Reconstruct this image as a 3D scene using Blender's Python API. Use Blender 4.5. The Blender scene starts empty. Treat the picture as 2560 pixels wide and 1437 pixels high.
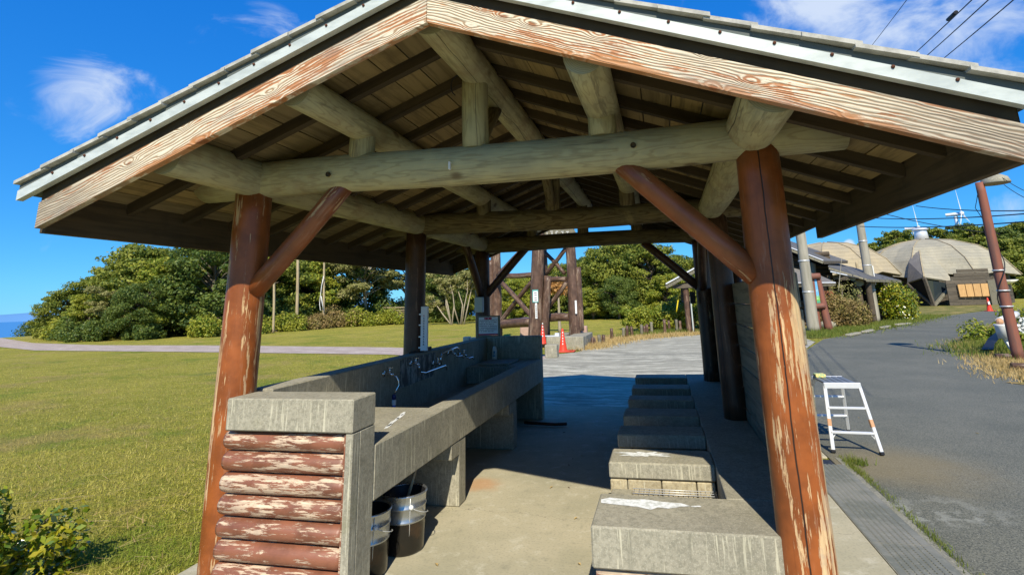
import bpy, bmesh, math, random
import numpy as np
from mathutils import Vector, Matrix, Quaternion
random.seed(7)
RNG = np.random.default_rng(11)
PI = math.pi
scn = bpy.context.scene
COL = scn.collection

# ------------------------------------------------------------------ camera
F, CX, CY = 1318.53, 1345.55, 457.72
YAW, PIT, ROL, CAMH = math.radians(12.37), math.radians(12.57), math.radians(-1.75), 1.6
_cy, _sy, _cp, _sp, _cr, _sr = math.cos(YAW), math.sin(YAW), math.cos(PIT), math.sin(PIT), math.cos(ROL), math.sin(ROL)
_fw = Vector((-_sy*_cp, _cy*_cp, _sp)); _rt = Vector((_cy, _sy, 0)); _up = _rt.cross(_fw)
RT = _cr*_rt + _sr*_up; UP = -_sr*_rt + _cr*_up
cam_data = bpy.data.cameras.new('camera'); cam = bpy.data.objects.new('camera', cam_data); COL.objects.link(cam)
cam_data.sensor_width = 36; cam_data.lens = F/2560*36
cam_data.shift_x = -(CX-1280)/2560; cam_data.shift_y = (CY-718.5)/2560
cam_data.clip_start = 0.05; cam_data.clip_end = 60000
cam.matrix_world = Matrix(((RT.x, UP.x, -_fw.x, 0), (RT.y, UP.y, -_fw.y, 0), (RT.z, UP.z, -_fw.z, CAMH), (0, 0, 0, 1)))
scn.camera = cam

# ------------------------------------------------------------------ sky, sun, exposure
SUN = Vector((.23, -1.09, 1.0)).normalized()
world = bpy.data.worlds.new('World'); scn.world = world; world.use_nodes = True
sun_d = bpy.data.lights.new('sun', 'SUN'); sun_d.energy = 4.9; sun_d.angle = math.radians(.55); sun_d.color = (1, .93, .77)
sun = bpy.data.objects.new('sun', sun_d); COL.objects.link(sun)
sun.rotation_euler = SUN.to_track_quat('Z', 'Y').to_euler()
scn.view_settings.view_transform = 'Standard'; scn.view_settings.look = 'None'
scn.view_settings.gamma = 1; scn.view_settings.use_curve_mapping = False
scn.view_settings.exposure = 0.32
scn.render.engine = 'CYCLES'
scn.cycles.max_bounces = 8; scn.cycles.diffuse_bounces = 5; scn.cycles.transparent_max_bounces = 8
SKY_STRENGTH = 0.098

class N:
    """small helper for building node trees"""
    def __init__(s, tree): s.t = tree; s.nd = tree.nodes; s.lk = tree.links
    def new(s, typ, **kw):
        n = s.nd.new(typ)
        for k, v in kw.items(): setattr(n, k, v)
        return n
    def put(s, sock, v):
        if v is None: return
        if isinstance(v, bpy.types.NodeSocket): s.lk.new(v, sock)
        elif isinstance(v, (tuple, list)) and len(v) == 3 and sock.type == 'RGBA': sock.default_value = (*v, 1)
        else: sock.default_value = v
    def math(s, op, a, b=None, c=None, clamp=False):
        n = s.new('ShaderNodeMath', operation=op, use_clamp=clamp); s.put(n.inputs[0], a); s.put(n.inputs[1], b)
        if c is not None: s.put(n.inputs[2], c)
        return n.outputs[0]
    def vmath(s, op, a, b=None, sc=None):
        n = s.new('ShaderNodeVectorMath', operation=op); s.put(n.inputs[0], a); s.put(n.inputs[1], b)
        if sc is not None: s.put(n.inputs['Scale'], sc)
        return n.outputs['Value'] if op in ('DOT_PRODUCT', 'LENGTH', 'DISTANCE') else n.outputs[0]
    def noise(s, vec, scale, detail=4, rough=.55, dist=0, col=False):
        n = s.new('ShaderNodeTexNoise'); s.put(n.inputs['Vector'], vec); n.inputs['Scale'].default_value = scale
        n.inputs['Detail'].default_value = detail; n.inputs['Roughness'].default_value = rough; n.inputs['Distortion'].default_value = dist
        return n.outputs['Color' if col else 'Fac']
    def voro(s, vec, scale, feature='F1', out='Distance', rnd=1):
        n = s.new('ShaderNodeTexVoronoi', feature=feature); s.put(n.inputs['Vector'], vec); n.inputs['Scale'].default_value = scale
        n.inputs['Randomness'].default_value = rnd
        return n.outputs[out]
    def step(s, v, lo, hi, a=0., b=1.):
        n = s.new('ShaderNodeMapRange', interpolation_type='SMOOTHSTEP'); s.put(n.inputs[0], v)
        for i, x in enumerate((lo, hi, a, b)): s.put(n.inputs[i+1], x)
        return n.outputs[0]
    def mix(s, f, a, b, mode='MIX'):
        n = s.new('ShaderNodeMix', data_type='RGBA', blend_type=mode); s.put(n.inputs[0], f); s.put(n.inputs[6], a); s.put(n.inputs[7], b)
        return n.outputs[2]
    def xyz(s, v):
        n = s.new('ShaderNodeSeparateXYZ'); s.put(n.inputs[0], v); return n.outputs
    def comb(s, x, y, z):
        n = s.new('ShaderNodeCombineXYZ'); s.put(n.inputs[0], x); s.put(n.inputs[1], y); s.put(n.inputs[2], z); return n.outputs[0]
    def scale(s, v, sx, sy, sz): return s.vmath('MULTIPLY', v, (sx, sy, sz))
    def bump(s, h, strength=.4, dist=.01):
        n = s.new('ShaderNodeBump'); s.put(n.inputs['Height'], h); n.inputs['Strength'].default_value = strength; n.inputs['Distance'].default_value = dist
        return n.outputs[0]
    def objco(s, rand=True):
        c = s.new('ShaderNodeTexCoord').outputs['Object']
        if not rand: return c
        r = s.new('ShaderNodeObjectInfo').outputs['Random']
        return s.vmath('ADD', c, s.vmath('SCALE', (13., 7., 29.), None, s.math('MULTIPLY', r, 3.)))
    def rnd(s): return s.new('ShaderNodeObjectInfo').outputs['Random']
    def pos(s): return s.new('ShaderNodeNewGeometry').outputs['Position']

w = N(world.node_tree)
for n in list(w.nd): w.nd.remove(n)
w_out = w.new('ShaderNodeOutputWorld'); w_bg = w.new('ShaderNodeBackground')
sky = w.new('ShaderNodeTexSky', sky_type='NISHITA'); sky.sun_disc = False
sky.sun_elevation = math.asin(SUN.z); sky.sun_rotation = math.atan2(SUN.x, SUN.y)
sky.air_density = .92; sky.dust_density = .0; sky.ozone_density = 2.0; sky.altitude = 1200
hs = w.new('ShaderNodeHueSaturation'); hs.inputs['Saturation'].default_value = 1.38; hs.inputs['Value'].default_value = 1
w.lk.new(sky.outputs[0], hs.inputs['Color'])
sc3 = w.new('ShaderNodeSeparateColor'); w.lk.new(w.mix(1., hs.outputs[0], (.60, .98, 1.32), 'MULTIPLY'), sc3.inputs[0])
cc3 = w.new('ShaderNodeCombineColor')
for i_, (p0_, g_, k_) in enumerate(((.115, .68, .148), (1.23, .56, 1.86), (4.5, .38, 6.4))):   # the camera's rendering of blue: a flatter, deeper gradient
    w.lk.new(w.math('MULTIPLY', w.math('POWER', w.math('DIVIDE', w.math('MAXIMUM', sc3.outputs[i_], .001), p0_), g_), k_), cc3.inputs[i_])
skyc = cc3.outputs[0]
dirv = w.vmath('NORMALIZE', w.new('ShaderNodeTexCoord').outputs['Generated'])
def sky_dir(u, v):
    d = RT*((u-CX)/F) - UP*((v-CY)/F) + _fw
    return tuple(d.normalized())
cn = w.noise(w.scale(dirv, 1, 1, 1.7), 7.5, 9, .60, .6)
cn2 = w.noise(dirv, 1.9, 3, .5)
tot = None
for (u, v, r, amp) in ((235, 235, .115, .80), (150, 300, .05, .30), (700, 30, .12, .34), (15, 260, .05, .35), (90, 140, .05, .25),
                       (2070, 20, .19, 1.0), (2180, 70, .14, .75), (2430, 30, .24, .66), (2330, 130, .18, .55), (2540, 520, .07, .75), (2122, 612, .014, 1.5), (2470, 590, .07, .35)):
    d = w.vmath('DISTANCE', dirv, sky_dir(u, v))
    b = w.math('MULTIPLY', w.step(d, 0, r, 1, 0), amp)
    tot = b if tot is None else w.math('MAXIMUM', tot, b)
gen = w.math('MULTIPLY', w.step(cn2, .52, .75), .25)          # thin cloud elsewhere in the sky
tot = w.math('MAXIMUM', tot, gen)
cmask = w.step(w.math('ADD', w.math('MULTIPLY', tot, .62), w.math('MULTIPLY', cn, 1.35)), .84, 1.34, 0, .84)
skyc = w.mix(cmask, skyc, (6.2, 7.0, 8.2))
w.lk.new(skyc, w_bg.inputs[0]); w_bg.inputs[1].default_value = SKY_STRENGTH; w.lk.new(w_bg.outputs[0], w_out.inputs[0])

# ------------------------------------------------------------------ materials
def mat(name, build, rough=.8, metal=0., spec=.3):
    m = bpy.data.materials.new(name); m.use_nodes = True; n = N(m.node_tree)
    b = n.nd['Principled BSDF']; b.inputs['Roughness'].default_value = rough; b.inputs['Metallic'].default_value = metal
    b.inputs['Specular IOR Level'].default_value = spec
    r = build(n) if callable(build) else {'c': build}
    if 'c' in r: n.put(b.inputs['Base Color'], r['c'])
    if 'r' in r: n.put(b.inputs['Roughness'], r['r'])
    if 'n' in r: n.put(b.inputs['Normal'], r['n'])
    if 'm' in r: n.put(b.inputs['Metallic'], r['m'])
    if 'trans' in r:
        t = n.new('ShaderNodeBsdfTranslucent'); n.put(t.inputs[0], r['trans']); mx = n.new('ShaderNodeMixShader'); mx.inputs[0].default_value = r.get('tf', .3)
        n.lk.new(b.outputs[0], mx.inputs[1]); n.lk.new(t.outputs[0], mx.inputs[2]); n.lk.new(mx.outputs[0], n.nd['Material Output'].inputs[0])
    return m

def b_concrete(base=(.345, .315, .235), dark=(.17, .16, .115), streak=True, moss=True, sc=1.):
    def f(n):
        p = n.vmath('ADD', n.pos(), n.vmath('SCALE', (3., 5., 7.), None, n.rnd()))
        big = n.noise(p, 1.7*sc, 5, .62); fine = n.noise(p, 42*sc, 3, .7); mid = n.noise(p, 9*sc, 6, .65)
        c = n.mix(n.step(big, .38, .68), base, tuple(x*.80 for x in base))
        c = n.mix(n.step(mid, .50, .72, 0, .55), c, tuple(min(1, x*1.22) for x in base))
        c = n.mix(n.step(mid, .30, .50, .35, 0), c, dark)
        c = n.mix(n.step(fine, .34, .60, .55, 0), c, dark); c = n.mix(n.step(n.noise(p, 110*sc, 2, .8), .52, .66, 0, .45), c, (.50, .47, .36))
        if streak:
            up = n.math('ABSOLUTE', n.xyz(n.new('ShaderNodeNewGeometry').outputs['Normal'])[2])
            q = n.scale(p, 62, 62, 3.0)
            s = n.step(n.noise(q, 1., 5, .6, .25), .55, .63)
            s = n.math('MULTIPLY', s, n.step(n.noise(p, 3.5, 2), .40, .52))
            s = n.math('MULTIPLY', s, n.step(up, .2, .6, .75, 0))
            c = n.mix(s, c, (.56, .52, .38))
            s2 = n.step(n.noise(n.scale(p, 22, 22, 1.1), 1., 4, .6), .56, .74)
            c = n.mix(n.math('MULTIPLY', s2, n.step(up, .2, .6, .5, 0)), c, dark)
        if moss: c = n.mix(n.step(n.noise(p, 2.9, 4), .56, .74, 0, .45), c, (.20, .19, .10))
        return {'c': c, 'n': n.bump(n.math('ADD', n.math('MULTIPLY', fine, .5), mid), .35, .006)}
    return f
M = {}
M['concrete'] = mat('concrete', b_concrete(), .88)
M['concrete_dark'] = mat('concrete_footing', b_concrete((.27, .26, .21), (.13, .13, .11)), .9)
def f_slab(n):
    p = n.pos(); big = n.noise(p, 1.1, 6, .6); mid = n.noise(p, 7, 7, .7); fine = n.noise(p, 60, 2, .6)
    c = n.mix(n.step(big, .35, .68), (.46, .41, .285), (.36, .33, .225))
    c = n.mix(n.step(mid, .52, .68, 0, .6), c, (.56, .52, .40))
    c = n.mix(n.step(mid, .30, .44, .5, 0), c, (.25, .24, .17))
    c = n.mix(n.step(fine, .32, .50, .35, 0), c, (.22, .21, .16))
    d = n.vmath('DISTANCE', n.vmath('ADD', p, n.vmath('SCALE', n.noise(p, 9, 3, .6, col=True), None, .16)), (-1.62, 5.02, .06))
    c = n.mix(n.step(d, .06, .26, .55, 0), c, (.50, .22, .07))
    x = n.xyz(p)
    crack = n.math('ABSOLUTE', n.math('SUBTRACT', n.math('SUBTRACT', x[1], n.math('MULTIPLY', n.noise(p, 1.6, 5, .7), .9)), 3.9))
    c = n.mix(n.step(crack, .0, .006, .7, 0), c, (.12, .11, .09))
    spots = n.voro(p, 3.2, out='Distance'); c = n.mix(n.step(spots, .015, .03, .8, 0), c, (.08, .07, .05))
    return {'c': c, 'n': n.bump(mid, .3, .006)}
M['floor'] = mat('shelter_floor_concrete', f_slab, .9)
def f_fore(n):
    p = n.pos(); q = n.scale(n.vmath('ADD', p, n.vmath('SCALE', n.noise(p, .8, 3, .5, col=True), None, .5)), .9, 3.6, 1)
    s = n.noise(q, 1.7, 8, .72); big = n.noise(p, .35, 5, .6); fine = n.noise(p, 24, 3, .7)
    c = n.mix(n.step(s, .42, .66), (.25, .235, .175), (.62, .58, .44))
    c = n.mix(n.step(big, .40, .66, 0, .6), c, (.36, .335, .25))
    c = n.mix(n.step(fine, .3, .5, .4, 0), c, (.18, .17, .14))
    x = n.xyz(p)
    j = n.math('ABSOLUTE', n.math('SUBTRACT', x[1], n.math('MULTIPLY', n.math('ROUND', n.math('DIVIDE', x[1], 4.)), 4.)))
    c = n.mix(n.step(j, .0, .03, .8, 0), c, (.07, .07, .06))
    return {'c': c, 'n': n.bump(s, .35, .01)}
M['forecourt'] = mat('weathered_forecourt_concrete', f_fore, .92)
def f_asph(n):
    p = n.pos(); big = n.noise(p, .55, 6, .65); fine = n.noise(p, 90, 2, .8); mid = n.noise(p, 5, 6, .7)
    c = n.mix(n.step(big, .35, .70), (.145, .146, .112), (.205, .198, .15))
    c = n.mix(n.step(fine, .38, .58, .8, 0), c, (.05, .055, .048))
    g = n.voro(p, 46, out='Distance'); c = n.mix(n.step(g, .08, .20, .7, 0), c, (.40, .39, .33))
    d = n.vmath('DISTANCE', n.vmath('ADD', p, n.vmath('SCALE', n.noise(p, 2.2, 4, .6, col=True), None, .7)), (2.35, 6.3, .35))
    c = n.mix(n.step(d, .2, 1.0, .48, 0), c, (.25, .19, .09))
    d2 = n.vmath('DISTANCE', n.vmath('ADD', n.scale(p, .55, 1, 1), n.vmath('SCALE', n.noise(p, 3, 5, .7, col=True), None, .6)), (1.25, 5.1, .3))
    c = n.mix(n.math('MULTIPLY', n.step(d2, .05, .45, .42, 0), n.step(mid, .48, .56)), c, (.42, .42, .36))
    x = n.xyz(p)
    for k, ph in ((.17, 0.), (.31, 3.)):
        cr = n.math('ABSOLUTE', n.math('SUBTRACT', n.math('ADD', n.math('MULTIPLY', x[0], k), n.math('MULTIPLY', n.noise(n.vmath('ADD', p, (ph, ph, 0)), 1.3, 6, .75), 1.2)), n.math('ADD', n.math('MULTIPLY', x[1], .35), -.9+ph*.2)))
        c = n.mix(n.step(cr, .0, .004, .6, 0), c, (.03, .03, .03))
    return {'c': c, 'n': n.bump(fine, .55, .006)}
M['asphalt'] = mat('asphalt', f_asph, .9)
def f_lawn(n):
    p = n.pos(); a = n.noise(p, .35, 5, .6); b = n.noise(p, 2.2, 6, .7); f = n.noise(n.scale(p, 1, 1, .3), 38, 4, .8); g = n.noise(p, 9, 5, .75)
    c = n.mix(n.step(a, .38, .64), (.33, .315, .036), (.45, .39, .060))
    c = n.mix(n.step(b, .48, .66, 0, .75), c, (.54, .44, .09))
    c = n.mix(n.step(b, .28, .44, .8, 0), c, (.19, .235, .035))
    c = n.mix(n.step(g, .50, .60, 0, .75), c, (.58, .49, .11)); c = turf_patches(n, c)
    c = n.mix(n.step(f, .40, .56, .80, 0), c, (.13, .125, .03))
    return {'c': c, 'n': n.bump(n.math('ADD', f, n.math('MULTIPLY', g, .8)), .9, .05)}
def f_path(n):
    p = n.pos(); a = n.noise(n.scale(p, 1, 2, 1), 1.2, 5, .6); f = n.noise(p, 22, 3, .7)
    c = n.mix(n.step(a, .4, .65), (.42, .33, .265), (.55, .46, .38)); c = n.mix(n.step(f, .4, .6, .4, 0), c, (.22, .17, .15))
    return {'c': c, 'n': n.bump(f, .3, .01)}
M['path'] = mat('pinkish_path', f_path, .95)
def f_dirt(n):
    p = n.pos(); a = n.noise(p, 1.5, 6, .7); f = n.noise(p, 18, 4, .8)
    c = n.mix(n.step(a, .4, .62), (.42, .29, .12), (.20, .19, .05)); c = n.mix(n.step(f, .4, .6, .6, 0), c, (.10, .08, .03))
    return {'c': c, 'n': n.bump(f, .8, .03)}
M['verge'] = mat('dry_grass_verge', f_dirt, .95, spec=.1)
M['hill'] = mat('hill_scrub', lambda n: {'c': n.mix(n.step(n.noise(n.pos(), .12, 6, .7), .4, .6), (.05, .07, .02), (.09, .11, .03))}, .95, spec=.1)
def f_sea(n):
    p = n.pos(); a = n.noise(n.scale(p, .001, .004, 1), 2., 4, .6)
    return {'c': n.mix(a, (.05, .20, .44), (.07, .26, .52)), 'n': n.bump(n.noise(n.scale(p, .02, .02, 1), 1., 5, .7), .6, 3.)}
M['sea'] = mat('sea_water', f_sea, .45, spec=.35)

def b_log(kind):
    """weathered debarked logs; local z runs along the log"""
    def f(n):
        p = n.objco(); x = n.xyz(p)
        wp = n.noise(n.scale(p, 4.5, 4.5, .62), 1., 4, .55, .25)
        ring = n.math('SINE', n.math('MULTIPLY', wp, 105.))
        fib = n.noise(n.scale(p, 26, 26, 1.6), 1., 4, .65); blot = n.noise(p, 3.2, 5, .65)
        if kind == 'olive':
            c = n.mix(n.step(blot, .36, .66), (.46, .42, .235), (.36, .335, .205))
            c = n.mix(n.step(ring, .40, .98, 0, .34), c, (.20, .155, .07))
            c = n.mix(n.step(fib, .3, .5, .4, 0), c, (.15, .14, .08)); c = n.mix(n.step(blot, .60, .76, 0, .6), c, (.48, .47, .32))
            c = n.mix(n.step(n.noise(p, 2.1, 5, .65), .50, .66, 0, .55), c, (.27, .19, .10)); c = n.mix(n.step(n.voro(n.scale(p, 1, 1, .6), 3.4), .05, .13, .8, 0), c, (.12, .075, .035)); c = n.mix(n.step(n.noise(n.scale(p, 14, 14, 1.0), 1., 5, .7), .58, .64, 0, .55), c, (.13, .11, .07))
        else:
            c = n.mix(n.step(blot, .36, .66), (.20, .155, .075), (.145, .125, .07))
            c = n.mix(n.step(ring, .2, .9, 0, .6), c, (.055, .035, .016)); c = n.mix(n.step(blot, .57, .72, 0, .7), c, (.30, .24, .11))
            c = n.mix(n.step(fib, .3, .5, .5, 0), c, (.05, .035, .02))
        ang = n.math('ARCTAN2', n.xyz(n.objco(False))[1], n.xyz(n.objco(False))[0])
        ln = n.math('ADD', n.math('SUBTRACT', ang, n.math('MULTIPLY', n.math('SUBTRACT', n.noise(n.scale(p, .3, .3, 1.2), 1., 3), .5), .8)), n.math('SUBTRACT', n.math('MULTIPLY', n.rnd(), 5.), 2.5))
        ck = n.step(n.math('ABSOLUTE', ln), .0, .035, 1, 0)
        c = n.mix(n.math('MULTIPLY', ck, .85), c, (.02, .015, .01))
        return {'c': c, 'n': n.bump(n.math('SUBTRACT', n.math('ADD', fib, n.math('MULTIPLY', ring, .12)), n.math('MULTIPLY', ck, 1.5)), .5, .006)}
    return f
M['log_olive'] = mat('log_greyish_olive', b_log('olive'), .82)
M['log_dark'] = mat('log_dark_brown', b_log('dark'), .85)
M['log_end'] = mat('log_end_grain', lambda n: (lambda p, r: {'c': n.mix(n.step(n.math('SINE', n.math('MULTIPLY', n.math('ADD', r, n.math('MULTIPLY', n.noise(p, 6, 3), .03)), 700.)), .0, 1., 0, .45), (.40, .38, .24), (.20, .16, .08))})(n.objco(), n.vmath('LENGTH', n.scale(n.objco(False), 1, 1, 0))), .85)

def b_peel(paint=(.33, .092, .020), wood=(.70, .54, .29), amt=.50, axis='z', grow=0., crack=0., rsc=1., low=0., bigw=.45):
    """brown wood stain flaking off pale wood; local z (or x) runs along the grain"""
    def f(n):
        p = n.objco(); raw = n.objco(False)
        s = (12*rsc, 12*rsc, 1.15*rsc) if axis == 'z' else (1.6*rsc, 11*rsc, 11*rsc)
        q = n.scale(p, *s)
        big = n.noise(n.scale(p, *(2.6 if i != (2 if axis == 'z' else 0) else .8 for i in range(3))), 1., 3, .5)
        a = n.math('ADD', n.math('MULTIPLY', n.noise(q, 1.35, 9, .70, .15), .62), n.math('MULTIPLY', n.noise(q, 3.6, 6, .72, .1), .38))
        v = n.math('ADD', a, n.math('MULTIPLY', n.math('SUBTRACT', big, .5), bigw))
        if grow: # more flaked on one side of the log
            v = n.math('ADD', v, n.math('MULTIPLY', n.xyz(raw)[0], grow))
        if low:  # the upper, drier part kept its coat
            v = n.math('SUBTRACT', v, n.step(n.xyz(raw)[2], 1.45, 1.95, 0, low))
        t = 1-amt
        m = n.step(v, t, t+.022)
        g = n.noise(n.scale(q, 4, 4, 1.) if axis == 'z' else n.scale(q, 1., 4, 4), 1., 4, .7)
        wd = n.mix(n.step(g, .38, .62), tuple(x*.62 for x in wood), wood)
        wd = n.mix(n.step(n.noise(p, 7, 5, .7), .46, .66, 0, .55), wd, (.36, .31, .24)); wd = n.mix(n.step(v, t+.03, t+.16, .30, 0), wd, tuple(x*1.4 for x in paint))
        pb = n.noise(p, 5, 4, .6)
        pt = n.mix(n.step(pb, .35, .65), paint, tuple(x*.62 for x in paint)); pt = n.mix(n.step(n.noise(q, 2.2, 5, .7), .56, .70, 0, .35), pt, (.42, .26, .17))
        pt = n.mix(n.step(g, .30, .44, .35, 0), pt, tuple(x*.45 for x in paint))
        c = n.mix(m, pt, wd)
        h = n.math('ADD', n.math('MULTIPLY', m, -.7), n.math('MULTIPLY', g, .35))
        if crack:
            ang = n.math('ARCTAN2', n.xyz(raw)[1], n.xyz(raw)[0])
            ln = n.math('SUBTRACT', ang, n.math('ADD', crack, n.math('MULTIPLY', n.math('SUBTRACT', n.noise(n.scale(raw, .2, .2, 1.6), 1., 4, .7), .5), .22)))
            ck = n.step(n.math('ABSOLUTE', ln), .010, .045, 1, 0)
            c = n.mix(ck, c, (.02, .012, .008)); h = n.math('SUBTRACT', h, n.math('MULTIPLY', ck, 2.))
        return {'c': c, 'n': n.bump(h, .5, .004), 'r': n.step(m, 0, 1, .42, .85)}
    return f
M['peel_post_l'] = mat('flaking_post_left', b_peel(amt=.505, crack=0., low=.06, grow=-.35, rsc=1.15), .6, spec=.4)
M['peel_post_r'] = mat('flaking_post_right', b_peel(amt=.512, crack=-1.72, low=.14, grow=.36, rsc=1.15), .6, spec=.4)
M['paint_post'] = mat('stained_post', b_peel(paint=(.085, .040, .021), amt=.36, crack=-2.2), .6, spec=.4)
M['paint_brace'] = mat('stained_brace', b_peel(paint=(.30, .085, .024), amt=.43), .5, spec=.5)
M['peel_board'] = mat('flaking_cladding', b_peel(paint=(.26, .100, .055), wood=(.74, .61, .43), amt=.490, axis='x', rsc=1.9, bigw=.26), .65, spec=.4)
def f_barge(n):
    p = n.objco(); raw = n.objco(False)
    kl = n.voro(n.vmath('ADD', n.scale(p, 3.6, 2., 10.), n.vmath('SCALE', n.noise(p, 2, 2, col=True), None, .6)), 1.)
    kn = n.step(kl, .0, .34, 1, 0)
    z = n.xyz(p)[2]; wv = n.noise(n.scale(p, 1.0, 1., 5.5), 1., 4, .55); w2 = n.noise(n.scale(p, 3.2, 1., 12.), 1., 3, .5)
    ph = n.math('ADD', n.math('ADD', n.math('ADD', n.math('MULTIPLY', z, 440.), n.math('MULTIPLY', wv, 58.)), n.math('MULTIPLY', w2, 9.)), n.math('MULTIPLY', kn, 17.))
    ring = n.math('SINE', ph); fine = n.noise(n.scale(p, 5., 30, 120), 1., 4, .75)
    c = n.mix(n.step(n.math('ADD', ring, n.math('MULTIPLY', n.math('SUBTRACT', fine, .5), 1.6)), .05, .85), (.70, .61, .46), (.36, .255, .155))
    c = n.mix(n.step(fine, .34, .50, .6, 0), c, (.38, .27, .17))
    st = n.math('ADD', n.noise(n.scale(p, 1.6, 3, 11), 1., 7, .75), n.math('MULTIPLY', ring, .035))
    c = n.mix(n.step(st, .530, .575, 0, .85), c, (.40, .145, .05))
    low = n.step(n.xyz(raw)[2], .0, .055, .17, 0)
    c = n.mix(n.step(n.math('ADD', n.math('ADD', n.noise(n.scale(p, 2.4, 6, 22), 1., 7, .75), low), n.math('MULTIPLY', ring, .03)), .60, .65, 0, .85), c, (.44, .19, .07))
    c = n.mix(n.step(n.noise(n.scale(p, 1.3, 3, 5.), 1., 5, .65), .50, .68, 0, .65), c, (.27, .235, .20))
    c = n.mix(n.math('MULTIPLY', n.step(n.math('ABSOLUTE', n.xyz(raw)[0]), 1.7, 2.45), n.step(fine, .35, .6, .85, .45)), c, (.17, .14, .11))
    c = n.mix(n.step(kl, .05, .13, .9, 0), c, (.26, .10, .04))
    return {'c': c, 'n': n.bump(n.math('ADD', n.math('MULTIPLY', ring, -.6), fine), .7, .004)}
M['barge'] = mat('weathered_barge_board', f_barge, .85)
def b_board(a, b, dark, ax=1):
    def f(n):
        p = n.objco(); s = [22, 22, 22]; s[ax] = 1.3
        g = n.noise(n.scale(p, *s), 1., 4, .65, .2); bl = n.noise(p, 3.5, 5, .6)
        c = n.mix(n.rnd(), a, b); c = n.mix(n.step(g, .34, .56, .6, 0), c, dark); c = n.mix(n.step(bl, .52, .70, 0, .5), c, dark)
        return {'c': c, 'n': n.bump(g, .35, .004)}
    return f
M['soffit'] = mat('roof_boards', b_board((.33, .235, .095), (.22, .17, .085), (.10, .07, .03), 1), .85)
M['rafter'] = mat('rafter_timber', b_board((.085, .06, .030), (.062, .045, .024), (.025, .018, .010), 0), .85)
M['fascia'] = mat('eave_fascia_timber', b_board((.105, .075, .038), (.085, .062, .034), (.035, .027, .015), 1), .85)
M['plank'] = mat('wall_plank', b_board((.25, .225, .16), (.18, .165, .115), (.07, .065, .045), 1), .88)
M['old_plank'] = mat('old_grey_plank', b_board((.145, .12, .09), (.10, .085, .065), (.035, .03, .025), 0), .9)
M['log_wall'] = mat('log_wall_dark', b_board((.13, .095, .06), (.09, .07, .05), (.03, .024, .018), 0), .88)
M['tower_wood'] = mat('tower_logs', b_peel(paint=(.125, .072, .048), wood=(.30, .205, .14), amt=.46, rsc=.9), .85)
M['pale_wood'] = mat('pale_wood', b_board((.46, .37, .22), (.38, .30, .19), (.20, .15, .09), 2), .85)
M['pink_stone'] = mat('pink_block', b_concrete((.50, .33, .26), (.33, .21, .17), False, False), .9)
M['plywood'] = mat('plywood_sheet', b_board((.62, .37, .15), (.52, .31, .13), (.40, .22, .09), 2), .7)
def f_tile(n):
    p = n.objco(); a = n.noise(p, 9, 6, .7)
    return {'c': n.mix(n.step(a, .4, .62), (.50, .48, .42), (.34, .33, .29)), 'n': n.bump(a, .4, .005)}
M['tile'] = mat('grey_roof_tile', f_tile, .85)
def f_metal_trim(n):
    p = n.pos(); a = n.noise(n.scale(p, 3, 3, 9), 2., 5, .6)
    return {'c': n.mix(n.step(a, .35, .7), (.54, .58, .55), (.40, .44, .42))}
M['trim_lo'] = mat('pale_metal_trim', f_metal_trim, .45, .0, .5)
M['trim_hi'] = mat('grey_metal_trim', lambda n: {'c': n.mix(n.noise(n.pos(), 4, 4), (.10, .115, .11), (.15, .165, .155))}, .8, 0, .15)
M['rust'] = mat('rusty_screw', lambda n: {'c': n.mix(n.noise(n.objco(), 60, 3), (.16, .05, .02), (.09, .045, .03))}, .7, .3)
M['chrome'] = mat('chrome', (.72, .74, .75), .18, 1.)
M['alu'] = mat('aluminium', lambda n: {'c': n.mix(n.noise(n.objco(), 30, 3), (.80, .80, .80), (.68, .69, .70))}, .42, .35, .5)
M['alu_dark'] = mat('dull_aluminium_tread', lambda n: {'c': n.mix(n.noise(n.objco(), 30, 3), (.20, .21, .21), (.28, .29, .29))}, .5, .5)
M['steel'] = mat('galvanised_pail', lambda n: {'c': n.mix(n.noise(n.scale(n.objco(), 6, 6, 2), 2., 4), (.52, .54, .55), (.36, .38, .40)), 'r': n.step(n.noise(n.objco(), 9, 4), .3, .7, .2, .42)}, .3, .85)
M['soot'] = mat('sooty_pail', lambda n: {'c': n.mix(n.step(n.noise(n.objco(), 7, 4), .45, .7), (.018, .016, .013), (.06, .035, .02))}, .22, .3, .6)
M['wire'] = mat('steel_wire', (.62, .62, .60), .4, .4)
M['black'] = mat('black_plastic', (.015, .015, .017), .45)
M['cable'] = mat('dark_cable', (.02, .02, .025), .6)
M['red'] = mat('cone_red_orange', lambda n: {'c': n.mix(n.noise(n.objco(), 5, 3), (.80, .06, .025), (.62, .045, .02))}, .5)
M['red_rubber'] = mat('red_rubber', (.60, .07, .04), .6)
M['white'] = mat('white_plastic', lambda n: {'c': n.mix(n.step(n.noise(n.objco(), 4, 4), .4, .7), (.80, .80, .77), (.62, .61, .56))}, .45)
M['sign_white'] = mat('sign_face_white', (.72, .74, .76), .5)
M['grey_box'] = mat('pale_grey_box', (.50, .54, .50), .5)
M['ink'] = mat('dark_ink', (.03, .03, .07), .6)
M['crimson'] = mat('crimson_print', (.40, .03, .08), .6)
M['teal'] = mat('teal_print', (.10, .34, .31), .6)
M['blue'] = mat('blue_plastic', (.02, .09, .55), .35, spec=.6)
M['navy'] = mat('navy_plastic', (.012, .02, .12), .35, spec=.6)
M['labelblue'] = mat('blue_label', (.03, .20, .42), .5)
M['yellow'] = mat('yellow_paint', (.75, .58, .03), .5)
M['sponge'] = mat('yellow_box_print', lambda n: {'c': n.mix(n.step(n.noise(n.objco(), 30, 2), .48, .54), (.80, .62, .22), (.35, .50, .25))}, .8)
M['orange'] = mat('orange_tape', (.55, .30, .16), .6)
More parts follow.
